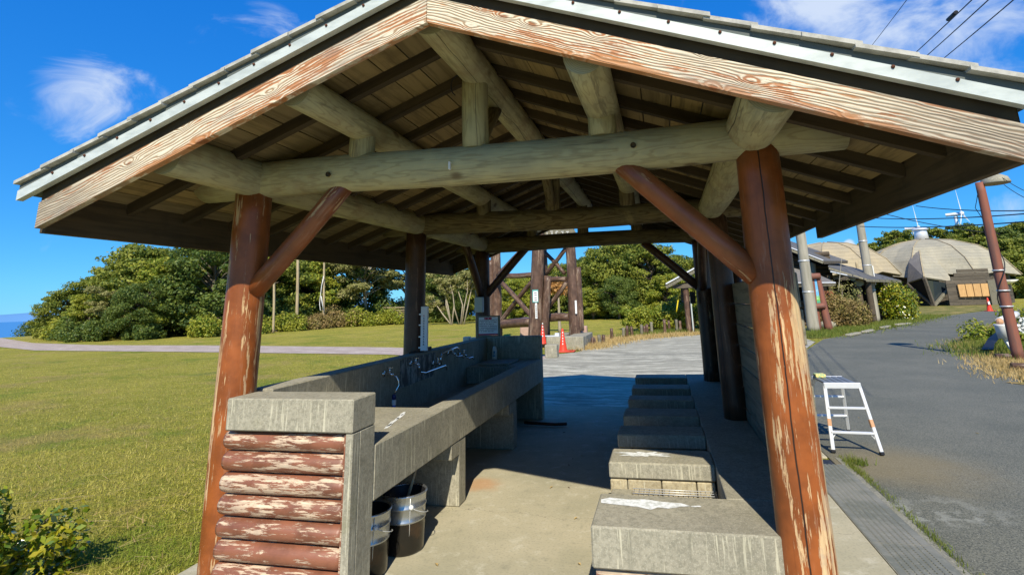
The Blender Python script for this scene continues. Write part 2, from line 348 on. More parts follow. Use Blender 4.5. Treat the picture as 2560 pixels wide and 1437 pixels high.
M['whitewash'] = mat('spilled_whitewash', lambda n: {'c': n.mix(n.step(n.noise(n.pos(), 40, 4), .35, .6), (.55, .56, .52), (.80, .81, .80))}, .8)
def f_poleconc(n):
    p = n.objco(); a = n.noise(n.scale(p, 6, 6, .6), 1.5, 5, .6)
    return {'c': n.mix(n.step(a, .35, .7), (.37, .34, .27), (.26, .24, .18)), 'n': n.bump(a, .3, .01)}
M['pole'] = mat('weathered_utility_pole', f_poleconc, .85)
M['rustpole'] = mat('rusty_red_pole', lambda n: {'c': n.mix(n.step(n.noise(n.scale(n.objco(), 7, 7, .9), 1.5, 6, .65), .4, .65), (.26, .095, .060), (.17, .085, .065))}, .7, .1)
def b_shingle(a, b, sc=3.2):
    def f(n):
        z = n.xyz(n.pos())[2]; fr = n.math('FRACT', n.math('MULTIPLY', z, sc)); bl = n.noise(n.pos(), .7, 5, .6); st = n.noise(n.scale(n.pos(), 3, 3, .3), 1., 4, .7)
        c = n.mix(n.step(bl, .35, .66), a, b); c = n.mix(n.step(fr, .0, .16, .55, 0), c, tuple(x*.4 for x in a)); c = n.mix(n.step(st, .35, .5, .3, 0), c, tuple(x*.55 for x in a))
        return {'c': c, 'n': n.bump(fr, .5, .05)}
    return f
M['shingle'] = mat('beige_shingles', b_shingle((.38, .34, .245), (.31, .285, .215)), .85)
M['shingle_tan'] = mat('tan_shingles', b_shingle((.42, .34, .21), (.36, .30, .20), 2.6), .85)
M['slate'] = mat('grey_slate_roof', b_shingle((.135, .13, .125), (.095, .095, .095), 9), .75)
M['slate_light'] = mat('light_slate_roof', b_shingle((.22, .20, .17), (.17, .155, .14), 11), .75)
M['darkvoid'] = mat('dark_interior', (.012, .010, .009), .9)  # near-black colour painted in for the shade inside openings
M['glass'] = mat('dark_window_glass', (.03, .04, .045), .08, spec=.8)
M['brown_board'] = mat('reddish_panel', (.20, .075, .035), .8)
def f_grate(n):
    p = n.objco(False); a = n.noise(n.pos(), 2.5, 5, .6); x = n.xyz(p)
    c = n.mix(n.step(a, .4, .65), (.17, .175, .145), (.245, .24, .205)); c = n.mix(n.step(n.noise(n.pos(), 22, 4, .7), .5, .66, 0, .4), c, (.32, .31, .26))
    return {'c': c, 'n': n.bump(n.noise(n.pos(), 50, 3), .3, .003)}
M['grate'] = mat('old_drain_cover', f_grate, .7, .15)
M['turbine'] = mat('turbine_white', (.75, .77, .80), .4)
def f_mural(n):
    p = n.objco(False); z = n.xyz(p)[2]; b = n.noise(p, 9, 4, .7); b2 = n.noise(p, 4, 5, .6)
    c = n.mix(n.step(n.math('ADD', z, n.math('MULTIPLY', b2, .25)), .42, .62), (.20, .50, .06), (.13, .42, .72))
    c = n.mix(n.step(b, .52, .66, 0, .75), c, (.62, .78, .82)); c = n.mix(n.step(n.math('ADD', z, n.math('MULTIPLY', b, .2)), .22, .38, .8, 0), c, (.03, .28, .24))
    return {'c': c}
M['mural'] = mat('painted_landscape_panel', f_mural, .5)

def turf_patches(n, c):
    """worn brown and lush green patches shared by the lawn soil and its blades"""
    p = n.pos(); a = n.noise(p, .55, 6, .68, .4); b = n.noise(n.vmath('ADD', p, (31., 7., 0)), .42, 6, .7, .3)
    c = n.mix(n.step(a, .53, .64, 0, .62), c, (.50, .36, .13)); return n.mix(n.step(b, .52, .64, 0, .60), c, (.17, .26, .025))
def b_leaf(c1, c2, c3, sc=.8, tf=.25, rough=.55, turf=False):
    def f(n):
        p = n.pos(); isl = n.new('ShaderNodeNewGeometry').outputs['Random Per Island']
        a = n.noise(p, sc, 3, .6)
        c = n.mix(n.step(a, .38, .64), c1, c2); c = n.mix(n.step(isl, .35, 1., 0, .85), c, c3); c = n.mix(n.step(isl, .0, .25, .5, 0), c, tuple(x*.5 for x in c1))
        if turf: c = turf_patches(n, c)
        return {'c': c, 'trans': n.mix(.5, c, (.30, .36, .02)), 'tf': tf}
    return f
M['lawn'] = mat('lawn_ground', f_lawn, .95, spec=.1)
M['leaf_pine'] = mat('evergreen_leaves', b_leaf((.085, .13, .018), (.225, .245, .032), (.36, .36, .06), .5, .32), .6, spec=.25)
M['leaf_dark'] = mat('dark_evergreen_leaves', b_leaf((.040, .085, .018), (.105, .155, .028), (.22, .26, .05), .5, .32), .55, spec=.3)
M['leaf_bright'] = mat('bright_green_leaves', b_leaf((.16, .23, .022), (.32, .33, .035), (.46, .43, .06), .9, .32), .5, spec=.3)
M['leaf_olive'] = mat('olive_sparse_leaves', b_leaf((.19, .20, .055), (.27, .26, .08), (.38, .33, .14)), .6, spec=.25)
M['leaf_brown'] = mat('brownish_shrub_leaves', b_leaf((.22, .15, .05), (.25, .22, .06), (.40, .28, .13), 1.5), .6, spec=.2)
M['leaf_orange'] = mat('dried_orange_leaves', b_leaf((.42, .17, .05), (.50, .25, .08), (.60, .36, .14), 1.5), .6, spec=.2)
M['leaf_gloss'] = mat('glossy_shrub_leaves', b_leaf((.075, .16, .012), (.27, .30, .018), (.50, .40, .03), 6., .25), .22, spec=.6)
M['grass_blade'] = mat('grass_blades', b_leaf((.22, .265, .025), (.44, .395, .058), (.70, .60, .17), 1.6, .3, .55, True), .6, spec=.2)
M['grass_green'] = mat('fresh_green_weeds', b_leaf((.11, .17, .025), (.17, .21, .035), (.26, .26, .06), 1.4, .3), .6, spec=.2)
M['straw'] = mat('dry_straw', b_leaf((.52, .36, .15), (.40, .27, .10), (.62, .47, .22), 2., .2), .7, spec=.2)
M['bark'] = mat('tree_bark', b_board((.20, .165, .12), (.14, .115, .085), (.06, .05, .035), 2), .9)
M['bark_pale'] = mat('pale_bark', b_board((.40, .34, .24), (.33, .28, .2), (.2, .16, .11), 2), .9)
M['flower'] = mat('white_petals', (.75, .75, .70), .7)

# ------------------------------------------------------------------ object helpers
def tag(o, label=None, cat=None, group=None, kind=None):
    if label: o['label'] = label
    if cat: o['category'] = cat
    if group: o['group'] = group
    if kind: o['kind'] = kind
    return o
def empty(name, loc, label, cat, group=None, rz=0):
    o = bpy.data.objects.new(name, None); COL.objects.link(o); o.location = loc; o.rotation_euler = (0, 0, rz); o.empty_display_size = .1
    return tag(o, label, cat, group)
def wloc(o):
    l = Vector(o.location)
    while o.parent: o = o.parent; l = l + Vector(o.location)
    return l
def link(name, me, m, parent=None, loc=(0, 0, 0), rot=None, smooth=False):
    """loc is a world position; parents carry a translation only"""
    o = bpy.data.objects.new(name, me); COL.objects.link(o)
    mats = m if isinstance(m, (list, tuple)) else [m]
    if not me.materials:
        for k in mats: me.materials.append(k)
    if smooth: me.polygons.foreach_set('use_smooth', [True]*len(me.polygons))
    o.rotation_mode = 'QUATERNION' if isinstance(rot, Quaternion) else 'XYZ'
    if isinstance(rot, Quaternion): o.rotation_quaternion = rot
    elif rot: o.rotation_euler = rot
    if parent:
        o.parent = parent; o.location = Vector(loc)-wloc(parent)
    else: o.location = loc
    return o
def mesh(v, f):
    me = bpy.data.meshes.new('m'); me.from_pydata([tuple(x) for x in v], [], f); me.update(); return me
def bm_mesh(bm):
    me = bpy.data.meshes.new('m'); bmesh.ops.recalc_face_normals(bm, faces=bm.faces[:]); bm.to_mesh(me); bm.free(); return me
def bm_box(bm, x0, x1, y0, y1, z0, z1, bevel=0.):
    b2 = bmesh.new(); bmesh.ops.create_cube(b2, size=1)
    for v in b2.verts: v.co = Vector(((x0+x1)/2+v.co.x*(x1-x0), (y0+y1)/2+v.co.y*(y1-y0), (z0+z1)/2+v.co.z*(z1-z0)))
    if bevel: bmesh.ops.bevel(b2, geom=b2.edges[:], offset=bevel, segments=1, affect='EDGES')
    me = bpy.data.meshes.new('t'); b2.to_mesh(me); b2.free(); bm.from_mesh(me); bpy.data.meshes.remove(me)
def box(name, m, x0, x1, y0, y1, z0, z1, parent=None, bevel=.006):
    """box whose origin sits at its lower centre"""
    c = Vector(((x0+x1)/2, (y0+y1)/2, z0)); bm = bmesh.new(); bm_box(bm, x0-c.x, x1-c.x, y0-c.y, y1-c.y, 0, z1-z0, bevel)
    return link(name, bm_mesh(bm), m, parent, c)
def boxes(name, m, lst, parent=None, bevel=.005, origin=None):
    o = Vector(origin) if origin else Vector(((lst[0][0]+lst[0][1])/2, (lst[0][2]+lst[0][3])/2, lst[0][4])); bm = bmesh.new()
    for b in lst: bm_box(bm, b[0]-o.x, b[1]-o.x, b[2]-o.y, b[3]-o.y, b[4]-o.z, b[5]-o.z, bevel)
    return link(name, bm_mesh(bm), m, parent, o)
def tube_bm(bm, pts, r, seg=10, caps=True, capmat=None, jitter=0., seed=0):
    pts = [Vector(p) for p in pts]; rs = r if isinstance(r, (list, tuple)) else [r]*len(pts)
    rg = random.Random(seed); rings = []; prev = None
    for i, p in enumerate(pts):
        d = (pts[min(i+1, len(pts)-1)]-pts[max(i-1, 0)]).normalized()
        if prev is None:
            a = d.orthogonal().normalized() if abs(d.z) > .99 or True else None
            a = Vector((1, 0, 0)) - d*d.x if abs(d.x) < .9 else Vector((0, 1, 0)) - d*d.y
            a.normalize()
        else: a = (prev - d*prev.dot(d)).normalized()
        prev = a; b = d.cross(a)
        rings.append([bm.verts.new(p + (a*math.cos(2*PI*k/seg)+b*math.sin(2*PI*k/seg))*rs[i]*(1+jitter*(rg.random()-.5))) for k in range(seg)])
    for i in range(len(rings)-1):
        for k in range(seg):
            f = bm.faces.new((rings[i][k], rings[i][(k+1) % seg], rings[i+1][(k+1) % seg], rings[i+1][k])); f.smooth = True
    if caps:
        for rg_, rev in ((rings[0], True), (rings[-1], False)):
            f = bm.faces.new(rg_[::-1] if rev else rg_); f.smooth = False
            if capmat is not None: f.material_index = capmat
def tube(name, m, pts, r, parent=None, seg=10, origin=None, caps=True):
    o = Vector(origin) if origin is not None else Vector(pts[0]); bm = bmesh.new()
    tube_bm(bm, [Vector(p)-o for p in pts], r, seg, caps)
    return link(name, bm_mesh(bm), m, parent, o)
def log(name, m, p0, p1, r0, r1=None, parent=None, end=None, seg=18, bow=.006, seed=None, n=None):
    """a slightly uneven log from p0 to p1; its local z axis runs along it"""
    p0, p1 = Vector(p0), Vector(p1); L = (p1-p0).length; r1 = r1 or r0; seed = seed if seed is not None else random.randrange(9999)
    rg = random.Random(seed); n = n or max(4, int(L/.22)); bm = bmesh.new(); rings = []
    ph = [rg.random()*6.28 for _ in range(6)]
    for i in range(n+1):
        t = i/n; z = L*t; r = r0+(r1-r0)*t; cx = bow*math.sin(PI*t+ph[0])*1.2; cy = bow*math.sin(2*PI*t+ph[1])
        ring = []
        for k in range(seg):
            a = 2*PI*k/seg; rr = r*(1+.022*math.sin(2*a+ph[2]+z*1.1)+.016*math.sin(3*a+ph[3]-z*2.3)+.012*math.sin(z*5+ph[4]+a))
            ring.append(bm.verts.new((cx+rr*math.cos(a), cy+rr*math.sin(a), z)))
        rings.append(ring)
    for i in range(n):
        for k in range(seg):
            f = bm.faces.new((rings[i][k], rings[i][(k+1) % seg], rings[i+1][(k+1) % seg], rings[i+1][k])); f.smooth = True
    for ring, rev in ((rings[0], True), (rings[-1], False)):
        f = bm.faces.new(ring[::-1] if rev else ring); f.material_index = 1 if end else 0
    me = bpy.data.meshes.new('m'); bm.to_mesh(me); bm.free()
    q = (p1-p0).normalized().to_track_quat('Z', 'Y')
    if abs((p1-p0).normalized().z) > .999: q = Quaternion((1, 0, 0, 0))
    return link(name, me, [m, end] if end else m, parent, p0, q)
def lathe_bm(bm, prof, seg=24, c=(0, 0, 0), mats=None):
    rings = []
    for (r, z) in prof: rings.append([bm.verts.new((c[0]+r*math.cos(2*PI*k/seg), c[1]+r*math.sin(2*PI*k/seg), c[2]+z)) for k in range(seg)])
    for i in range(len(rings)-1):
        for k in range(seg):
            f = bm.faces.new((rings[i][k], rings[i][(k+1) % seg], rings[i+1][(k+1) % seg], rings[i+1][k])); f.smooth = True
            if mats: f.material_index = mats[i]
def lathe(name, m, prof, loc, parent=None, seg=24, mats=None, cap=True):
    bm = bmesh.new(); lathe_bm(bm, prof, seg, (0, 0, 0), mats)
    if cap:
        bm.verts.ensure_lookup_table()
        bm.faces.new([bm.verts[k] for k in range(seg)][::-1])
    me = bpy.data.meshes.new('m'); bm.to_mesh(me); bm.free()
    return link(name, me, m, parent, loc)
ORD = ('first','second','third','fourth','fifth','sixth','seventh','eighth','ninth','tenth','eleventh','twelfth','thirteenth','fourteenth','fifteenth','sixteenth','seventeenth','last')
def sheet(name, m, pts, z, label=None, kind='structure'):
    me = mesh([(x, y, z) for x, y in pts], [tuple(range(len(pts)))]); bm = bmesh.new(); bm.from_mesh(me); bmesh.ops.triangulate(bm, faces=bm.faces[:])
    bmesh.ops.recalc_face_normals(bm, faces=bm.faces[:])
    for f in bm.faces:
        if f.normal.z < 0: f.normal_flip()
    bm.to_mesh(me); bm.free(); o = link(name, me, m); o['kind'] = kind; return o
def ray(u, v): return RT*((u-CX)/F) - UP*((v-CY)/F) + _fw
def at(u, v, y):
    d = ray(u, v); return Vector((0, 0, CAMH)) + d*(y/d.y)
def gnd(u, v, z=0.):
    d = ray(u, v); return Vector((0, 0, CAMH)) + d*((z-CAMH)/d.z)
def copy_tree(o, parent=None):
    c = o.copy(); COL.objects.link(c)
    if parent: c.parent = parent
    for ch in list(KIDS.get(o.name, [])): copy_tree(ch, c)
    return c
KIDS = {}
def kids(o): return [c for c in bpy.data.objects if c.parent == o]

# ------------------------------------------------------------------ terrain and paved surfaces
def smooth(a, b, x):
    t = min(1, max(0, (x-a)/(b-a))); return t*t*(3-2*t)
def height(x, y):
    h = -.004
    d = max(0, -x-53) + 0
    h -= 155*smooth(0, 620, d) + .30*min(d, 60)
    back = smooth(60, 76, y)*smooth(24, 4, x); h -= back*(10+smooth(70, 600, y)*145)*(1-smooth(0, 620, d))
    h += 9.0*smooth(84, 150, y)*smooth(6, 70, x) + 3*smooth(60, 120, x)*smooth(70, 150, y) - 170*smooth(420, 900, max(abs(y), abs(x)))
    h -= 155*smooth(60, 700, -y)
    return max(h, -175)
xs = sorted(set([round(-900+i*30, 2) for i in range(61)] + [round(-72+i*2., 2) for i in range(72)]))
ys = sorted(set([round(-900+i*30, 2) for i in range(61)] + [round(0+i*2.5, 2) for i in range(80)]))
tv = [(x, y, height(x, y)) for y in ys for x in xs]; nx = len(xs)
tf = [(j*nx+i, j*nx+i+1, (j+1)*nx+i+1, (j+1)*nx+i) for j in range(len(ys)-1) for i in range(nx-1)]
gm = mesh(tv, tf); gm.materials.append(M['lawn']); gm.materials.append(M['hill'])
mi = [1 if (min(tv[k][2] for k in f) < -1 or max(tv[k][2] for k in f) > 1.5) else 0 for f in tf]
gm.polygons.foreach_set('material_index', mi); g = link('ground', gm, M['lawn'], smooth=True); g['kind'] = 'structure'
bm = bmesh.new(); bmesh.ops.create_circle(bm, cap_ends=True, radius=45000, segments=96); me = bm_mesh(bm)
if me.polygons[0].normal.z < 0: me.flip_normals()
s = link('sea', me, M['sea'], None, (0, 0, -165)); s['kind'] = 'structure'
iv = []; ifc = []
for i in range(41):
    t = i/40; a = math.radians(150-38*t) ; R0 = 26000
    hgt = (120+330*math.sin(PI*t)**.7*(1+.35*math.sin(t*17)+.2*math.sin(t*41+1)))
    for (rr, zz) in ((R0, -166), (R0+900, -165+hgt*.8), (R0+2000, -165+hgt), (R0+4000, -166)): iv.append((rr*math.cos(a), rr*math.sin(a), zz))
for i in range(40):
    for k in range(3): b = i*4+k; ifc.append((b, b+1, b+5, b+4))
o = link('far_island_hills', mesh(iv, ifc), mat('far_hills_blue', (.11, .27, .50), .9), smooth=True); o['kind'] = 'structure'  # distance haze is put into the hills' blue colour

road_pts = [(1.5, -2), (1.5, 3), (1.5, 8.6), (1.75, 10), (2.35, 12.5), (3.75, 16.5), (5.43, 20.8), (7.2, 23.2), (9.83, 26.6), (13.17, 32.3), (17.3, 37.9), (21.5, 43), (27, 46.5), (33, 47.5), (33, 43.5), (24, 40), (20.8, 38.0), (16, 31), (12.6, 25.4), (10.2, 20.4), (7.9, 17.2), (7.25, 14.6), (6.6, 13.2), (5.9, 11.0), (6.6, 9), (8.6, 6), (9.5, 0), (9.5, -2)]
sheet('asphalt_road', M['asphalt'], road_pts, .008)
fore = [(-2.85, 8.5), (-3.1, 11.4), (-3.28, 14.4), (-3.3, 16.2), (-2.62, 17.0), (-2.54, 18.7), (-.91, 21.9), (1.33, 23.8), (3.2, 24.6), (4.6, 23.6), (4.95, 21.4), (4.85, 19.6), (3.72, 16.5), (2.32, 12.5), (1.72, 10), (1.47, 8.6), (1.0, 8.5)]
sheet('concrete_forecourt', M['forecourt'], fore, .012)
bm = bmesh.new(); bm_box(bm, -3.05, 1.20, 2.35, 8.52, -.10, .016, .004); o = link('shelter_floor', bm_mesh(bm), M['floor']); o['kind'] = 'structure'
bm = bmesh.new(); bm_box(bm, -3.05, 1.20, -2., 2.347, -.10, .014, .004); o = link('concrete_apron', bm_mesh(bm), M['floor']); o['kind'] = 'structure'
lp = [(-60, 37.5), (-37.5, 25.9), (-29, 23.2), (-20, 21.8), (-10.4, 19.6), (-6.6, 18.1), (-4.3, 16.8), (-3.3, 16.0), (-3.25, 13.2), (-5.2, 14.9), (-8.9, 16.8), (-18.5, 18.6), (-29.4, 20.4), (-44, 26.5), (-60, 34)]
sheet('lawn_path', M['path'], lp, .010)
vp_ = [(4.98, 21.4), (5.5, 21.2), (7.0, 23.0), (9.8, 26.65), (12.8, 31.5), (16.5, 37.3), (21.5, 43.3), (26, 48), (30, 56), (20, 60), (12, 40), (6, 34), (1.5, 30), (1.2, 25.2), (3.2, 24.65), (4.62, 23.65)]
sheet('grass_verge', mat('verge_turf', lambda n: {'c': n.mix(n.step(n.noise(n.pos(), .9, 6, .7), .42, .6), (.12, .135, .03), (.33, .25, .09)), 'n': n.bump(n.noise(n.pos(), 14, 4, .8), .8, .04)}, .95, spec=.1), vp_, .010)
dp = [(5.6, 11.0), (5.95, 11.1), (6.65, 13.2), (7.3, 14.6), (7.95, 17.2), (10.25, 20.4), (12.65, 25.4), (16.05, 31), (20.8, 38.0), (40, 36), (40, 2), (9.55, 2), (8.65, 6), (6.65, 9)]
sheet('roadside_bank', M['verge'], dp, .016)
sp = [(-2.58, 17.6), (-2.5, 18.8), (-.9, 22.0), (1.35, 23.9), (3., 24.7), (1.4, 25.6), (.6, 27.2), (-1.4, 26.2), (-2.9, 24.4), (-3.9, 20.4), (-3.4, 18.2)]
sheet('dry_grass_strip', mat('dry_strip_soil', lambda n: {'c': n.mix(n.step(n.noise(n.pos(), 1.6, 6, .7), .40, .6), (.47, .31, .11), (.27, .21, .06)), 'n': n.bump(n.noise(n.pos(), 20, 4, .8), .8, .03)}, .95, spec=.1), sp, .020)

bm = bmesh.new(); bm_box(bm, 1.203, 1.49, 6.16, 8.5, -.10, .012, .004); o = link('concrete_margin', bm_mesh(bm), M['floor']); o['kind'] = 'structure'
# verge kerb stones beside the road
kr = [gnd(2120, 842), gnd(2160, 834), gnd(2205, 823), gnd(2240, 815)]
for i, p in enumerate(kr):
    a, b = p, kr[min(i+1, 3)] if i < 3 else p+Vector((1.3, 1.2, 0))
    d = (b-a); L = min(d.length*.8, 1.2); q = math.atan2(d.y, d.x)
    bm = bmesh.new(); bm_box(bm, 0, L, -.10, .10, 0, .09, .025); o = link('kerb_stone', bm_mesh(bm), M['concrete'], None, (a.x, a.y, .012), (0, 0, q))
    tag(o, f'low weathered kerb stone at the verge, {ORD[i]} from the left along the asphalt', 'kerb stone', 'kerb stones along the grass verge')

# ------------------------------------------------------------------ the log shelter
SC = Vector((-1.02, 5.3, 0))
shel = empty('log_shelter', SC, 'open log-framed picnic shelter with gabled tiled roof over the sink and the hearths', 'shelter')
XL, XR, XA = -2.63, .58, -1.02
YT = (3.0, 5.5, 7.8); YG0, YG1 = 2.22, 8.32
ZA, ZE, HWL, HWR = 2.955, 2.048, 2.29, 2.36
TAN = (ZA-ZE)/2.345
def zb(x): return ZA - TAN*abs(x-XA)         # line of the barge board's lower edge
postm = [[M['peel_post_l'], M['paint_post'], M['paint_post']], [M['peel_post_r'], M['paint_post'], M['paint_post']]]
for i, y in enumerate(YT):
    for s, X in ((0, XL), (1, XR)):
        X2 = X + (.02 if (s and i) else 0)
        log('post', postm[s][i], (X2, y, .017 if not (s and i) else .49), (X2, y, 2.385), .122 if i == 0 and s == 0 else (.128 if i == 0 else .115), .108, shel, M['log_end'], 28, .004, seed=10+i*2+s, n=14)
for i, y in enumerate(YT):
    m = M['log_olive'] if i == 0 else M['log_dark']  # rear trusses get a darker log colour to deepen the interior shade
    log('tie_beam', m, (-3.02, y, 2.47-.03*(i == 0)), (1.02, y, 2.445), .122, .118 if i == 0 else .10, shel, M['log_end'], 24, .012, seed=31+i)
    log('king_post', m, (XA-.03, y, 2.53), (XA-.03, y, 3.06), .082, .08, shel, M['log_end'], 18, .002, seed=41+i)
    for X in (-1.83, -.26): log('strut', m, (X, y, 2.53), (X, y, 2.80), .082, .08, shel, M['log_end'], 16, .002, seed=51+i+int(X*10))
for i, (X, z, r) in enumerate(((XL+.02, 2.475, .115), (-1.83, 2.745, .095), (XA-.02, 3.045, .10), (-.26, 2.745, .097), (XR-.03, 2.475, .122))):
    log('purlin', M['log_olive'], (X, 2.29, z-.01), (X, 8.22, z), r*1.06, r*.95, shel, M['log_end'], 22, .012, seed=61+i, n=24)
# braces
def brace(p0, p1, r=.062, m=None): log('brace', m or M['paint_brace'], p0, p1, r, r*.95, shel, None, 16, .003)
brace((-2.56, 3.0, 1.72), (-1.90, 3.0, 2.42), .066); brace((.50, 3.0, 1.70), (-.19, 3.0, 2.40), .068)
brace((XL, 3.07, 1.72), (XL, 3.80, 2.42), .055, M['paint_post'])
brace((-2.58, 7.8, 1.70), (-1.92, 7.8, 2.40), .06, M['paint_post']); brace((.54, 7.8, 1.72), (-.18, 7.8, 2.38), .06, M['paint_post'])
brace((XL, 7.74, 1.70), (XL, 7.05, 2.42), .058, M['paint_post']); brace((XR, 7.74, 1.70), (XR, 7.05, 2.42), .058, M['paint_post'])
brace((XA-.03, 3.06, 2.58), (XA-.03, 3.42, 2.94), .05, M['log_dark']); brace((XA-.03, 5.42, 2.60), (XA-.03, 5.05, 2.95), .05, M['log_dark'])
# wooden pegs in the front tie beam
for px_, pz in ((820, 436), (1583, 363)):
    q = at(px_, pz, 2.882); lathe('peg', M['rafter'], [(.0, 0), (.016, 0), (.016, .01)], (q.x, 2.888, q.z), shel, 12, cap=False).rotation_euler = (PI/2, 0, 0)
q = at(1125, 425, 2.88); box('light_fitting', M['white'], q.x-.006, q.x+.006, 2.862, 2.885, q.z, q.z+.05, shel, .003); 

# rafters, soffit boards
RB = .135     # rafter underside above the barge line
for k in range(15):
    y = 2.285+.42*k
    for s in (-1, 1):
        xe = XA - HWL + .02 if s < 0 else XA + HWR - .02
        L = abs(xe-XA)/math.cos(math.atan(TAN)); bm = bmesh.new(); bm_box(bm, 0, L, -.024, .024, 0, .070, .002)
        o = link('rafter', bm_mesh(bm), M['rafter'], shel, (XA, y, zb(XA)+RB)); o.rotation_mode = 'XYZ'
        o.rotation_euler = (0, math.atan(TAN), 0) if s > 0 else (0, math.atan(TAN), PI)
cosR = math.cos(math.atan(TAN)); nrow = 14; bw = 2.335/nrow
SB = RB + .073
seg_y = (2.235, 4.385, 6.485, 8.30)
for s in (-1, 1):
    for r in range(nrow):
        off = (0, .42*(r % 2), .42*((r*2) % 3))[r % 3]
        cuts = [2.235, 2.235+1.26+off, 2.235+3.36+off*.5, 2.235+5.04, 8.30]; cuts = [2.235, 3.545+.42*(r % 2), 5.225-.42*(r % 3 == 1), 6.905-.42*(r % 2), 8.30]
        for a, b in zip(cuts[:-1], cuts[1:]):
            bm = bmesh.new(); bm_box(bm, .004, bw/cosR-.004, 0.002, b-a-.002, 0, .012, .0)
            x = XA + s*r*bw
            dz = random.uniform(-.0015, .0015)
            if s > 0: o = link('roof_board', bm_mesh(bm), M['soffit'], shel, (x, a, zb(x)+SB/1+dz)); o.rotation_euler = (0, math.atan(TAN), 0)
            else: o = link('roof_board', bm_mesh(bm), M['soffit'], shel, (x, b, zb(x)+SB+dz)); o.rotation_euler = (0, math.atan(TAN), PI)
# barge boards (front and rear), each slope one board, local x along the grain
def slope_board(name, m, y0, y1, s, h0, h1, parent, L=None, extra=.0):
    """board parallel to the roof slope between heights h0,h1 above the barge line; plumb cut at the ridge and eave"""
    HW = (HWL if s < 0 else HWR)+extra; bm = bmesh.new(); v = []
    for y in (y0, y1):
        for (x, z) in ((0, h0), (HW, -TAN*HW+h0), (HW, -TAN*HW+h1), (0, h1)): v.append(bm.verts.new((x, y, z)))
    for f in ((0, 1, 2, 3), (7, 6, 5, 4), (0, 4, 5, 1), (1, 5, 6, 2), (2, 6, 7, 3), (3, 7, 4, 0)): bm.faces.new([v[i] for i in f])
    # rotate so that local x follows the slope
    R = Matrix.Rotation(-math.atan(TAN), 4, 'Y')
    bmesh.ops.transform(bm, matrix=Matrix.Rotation(math.atan(TAN), 4, 'Y').inverted(), verts=bm.verts[:])
    if s < 0:
        for q in bm.verts: q.co.x = -q.co.x
    me = bm_mesh(bm); o = link(name, me, m, parent, (XA+s*.0015, 0, ZA)); o.rotation_euler = (0, s*math.atan(TAN), 0); return o
for s in (-1, 1):
    slope_board('barge_board', M['barge'], 2.195, 2.235, s, 0, .142, shel, extra=.05 if s > 0 else .0)
    slope_board('shadow_gap_strip', M['rafter'], 2.205, 2.240, s, .144, .233, shel)  # dark strip, its colour stands in for the shadow beneath the metal trim
    slope_board('barge_board', M['fascia'], 8.305, 8.345, s, 0, .172, shel)
    lo = slope_board('drip_trim', M['trim_lo'], 2.155, 2.190, s, .198, .252, shel, extra=.06+.05*(s < 0))
    slope_board('roof_edge_flashing', M['trim_hi'], 2.165, 2.203, s, .254, .288, shel, extra=.075+.04*(s < 0))
    slope_board('roofing_deck', M['trim_hi'], 2.2065, 8.36, s, .235, .284, shel, extra=.06+.05*(s < 0))
    # screws along the trim
    for k in range(12):
        d = .12+k*.205
        if d > 2.35: break
        x = XA+s*d; z = zb(x)+.246
        bm = bmesh.new(); bmesh.ops.create_uvsphere(bm, u_segments=8, v_segments=5, radius=.0075); o = link('screw', bm_mesh(bm), M['rust'], lo, (x, 2.153, z))
        # parent is rotated: undo by keeping world placement
        o.matrix_parent_inverse = Matrix.LocRotScale(lo.location+SC, lo.rotation_euler, None).inverted(); o.location = (x, 2.153, z)
# tiles: the row of tiles along the front verge are parts, the rest one mesh
tile_me = {}
def tile_bm(bm, s, k, y0, y1, lift=0.):
    x0, x1 = k*.184, k*.184+.212; t = .019; b = .2885
    za, zb_ = ZA-TAN*x0+b, ZA-TAN*x1+b+.010
    P = [(x0, za), (x1, zb_), (x1, zb_+t), (x0, za+t)]
    v = [bm.verts.new((XA+s*x, y, z+lift)) for y in (y0, y1) for x, z in P]
    for f in ((0, 1, 2, 3), (7, 6, 5, 4), (0, 4, 5, 1), (1, 5, 6, 2), (2, 6, 7, 3), (3, 7, 4, 0)): bm.faces.new([v[i] for i in f])
rest = bmesh.new()
for s in (-1, 1):
    for k in range(13):
        bm = bmesh.new(); tile_bm(bm, s, k, 2.135+random.uniform(-.006, .006), 2.42, random.uniform(-.003, .003))
        x, z = XA+s*k*.184, ZA-TAN*k*.184+.289
        bmesh.ops.translate(bm, verts=bm.verts[:], vec=(-x, -2.42, -z)); link('roof_tile', bm_mesh(bm), M['tile'], shel, (x, 2.42, z))
        y = 2.424
        while y < 8.3:
            tile_bm(rest, s, k, y, y+.296, random.uniform(-.002, .002)); y += .30
o = link('roof_tiles', bm_mesh(rest), M['tile'], shel, (0, 0, 0)); o['kind'] = 'stuff'
log('ridge_cap', M['tile'], (XA, 2.12, ZA+.30), (XA, 8.4, ZA+.30), .06, .06, shel, None, 12, .0)
# eave fascias
box('fascia_board', M['fascia'], XA-HWL-.03, XA-HWL+.012, 2.24, 8.30, ZE, ZE+.232, shel, .003)
box('fascia_board', M['fascia'], XA+HWR-.012, XA+HWR+.03, 2.24, 4.86, ZE-.005, ZE+.228, shel, .003)
box('fascia_board', M['fascia'], XA+HWR-.012, XA+HWR+.02, 4.87, 8.30, ZE+.10, ZE+.226, shel, .003)
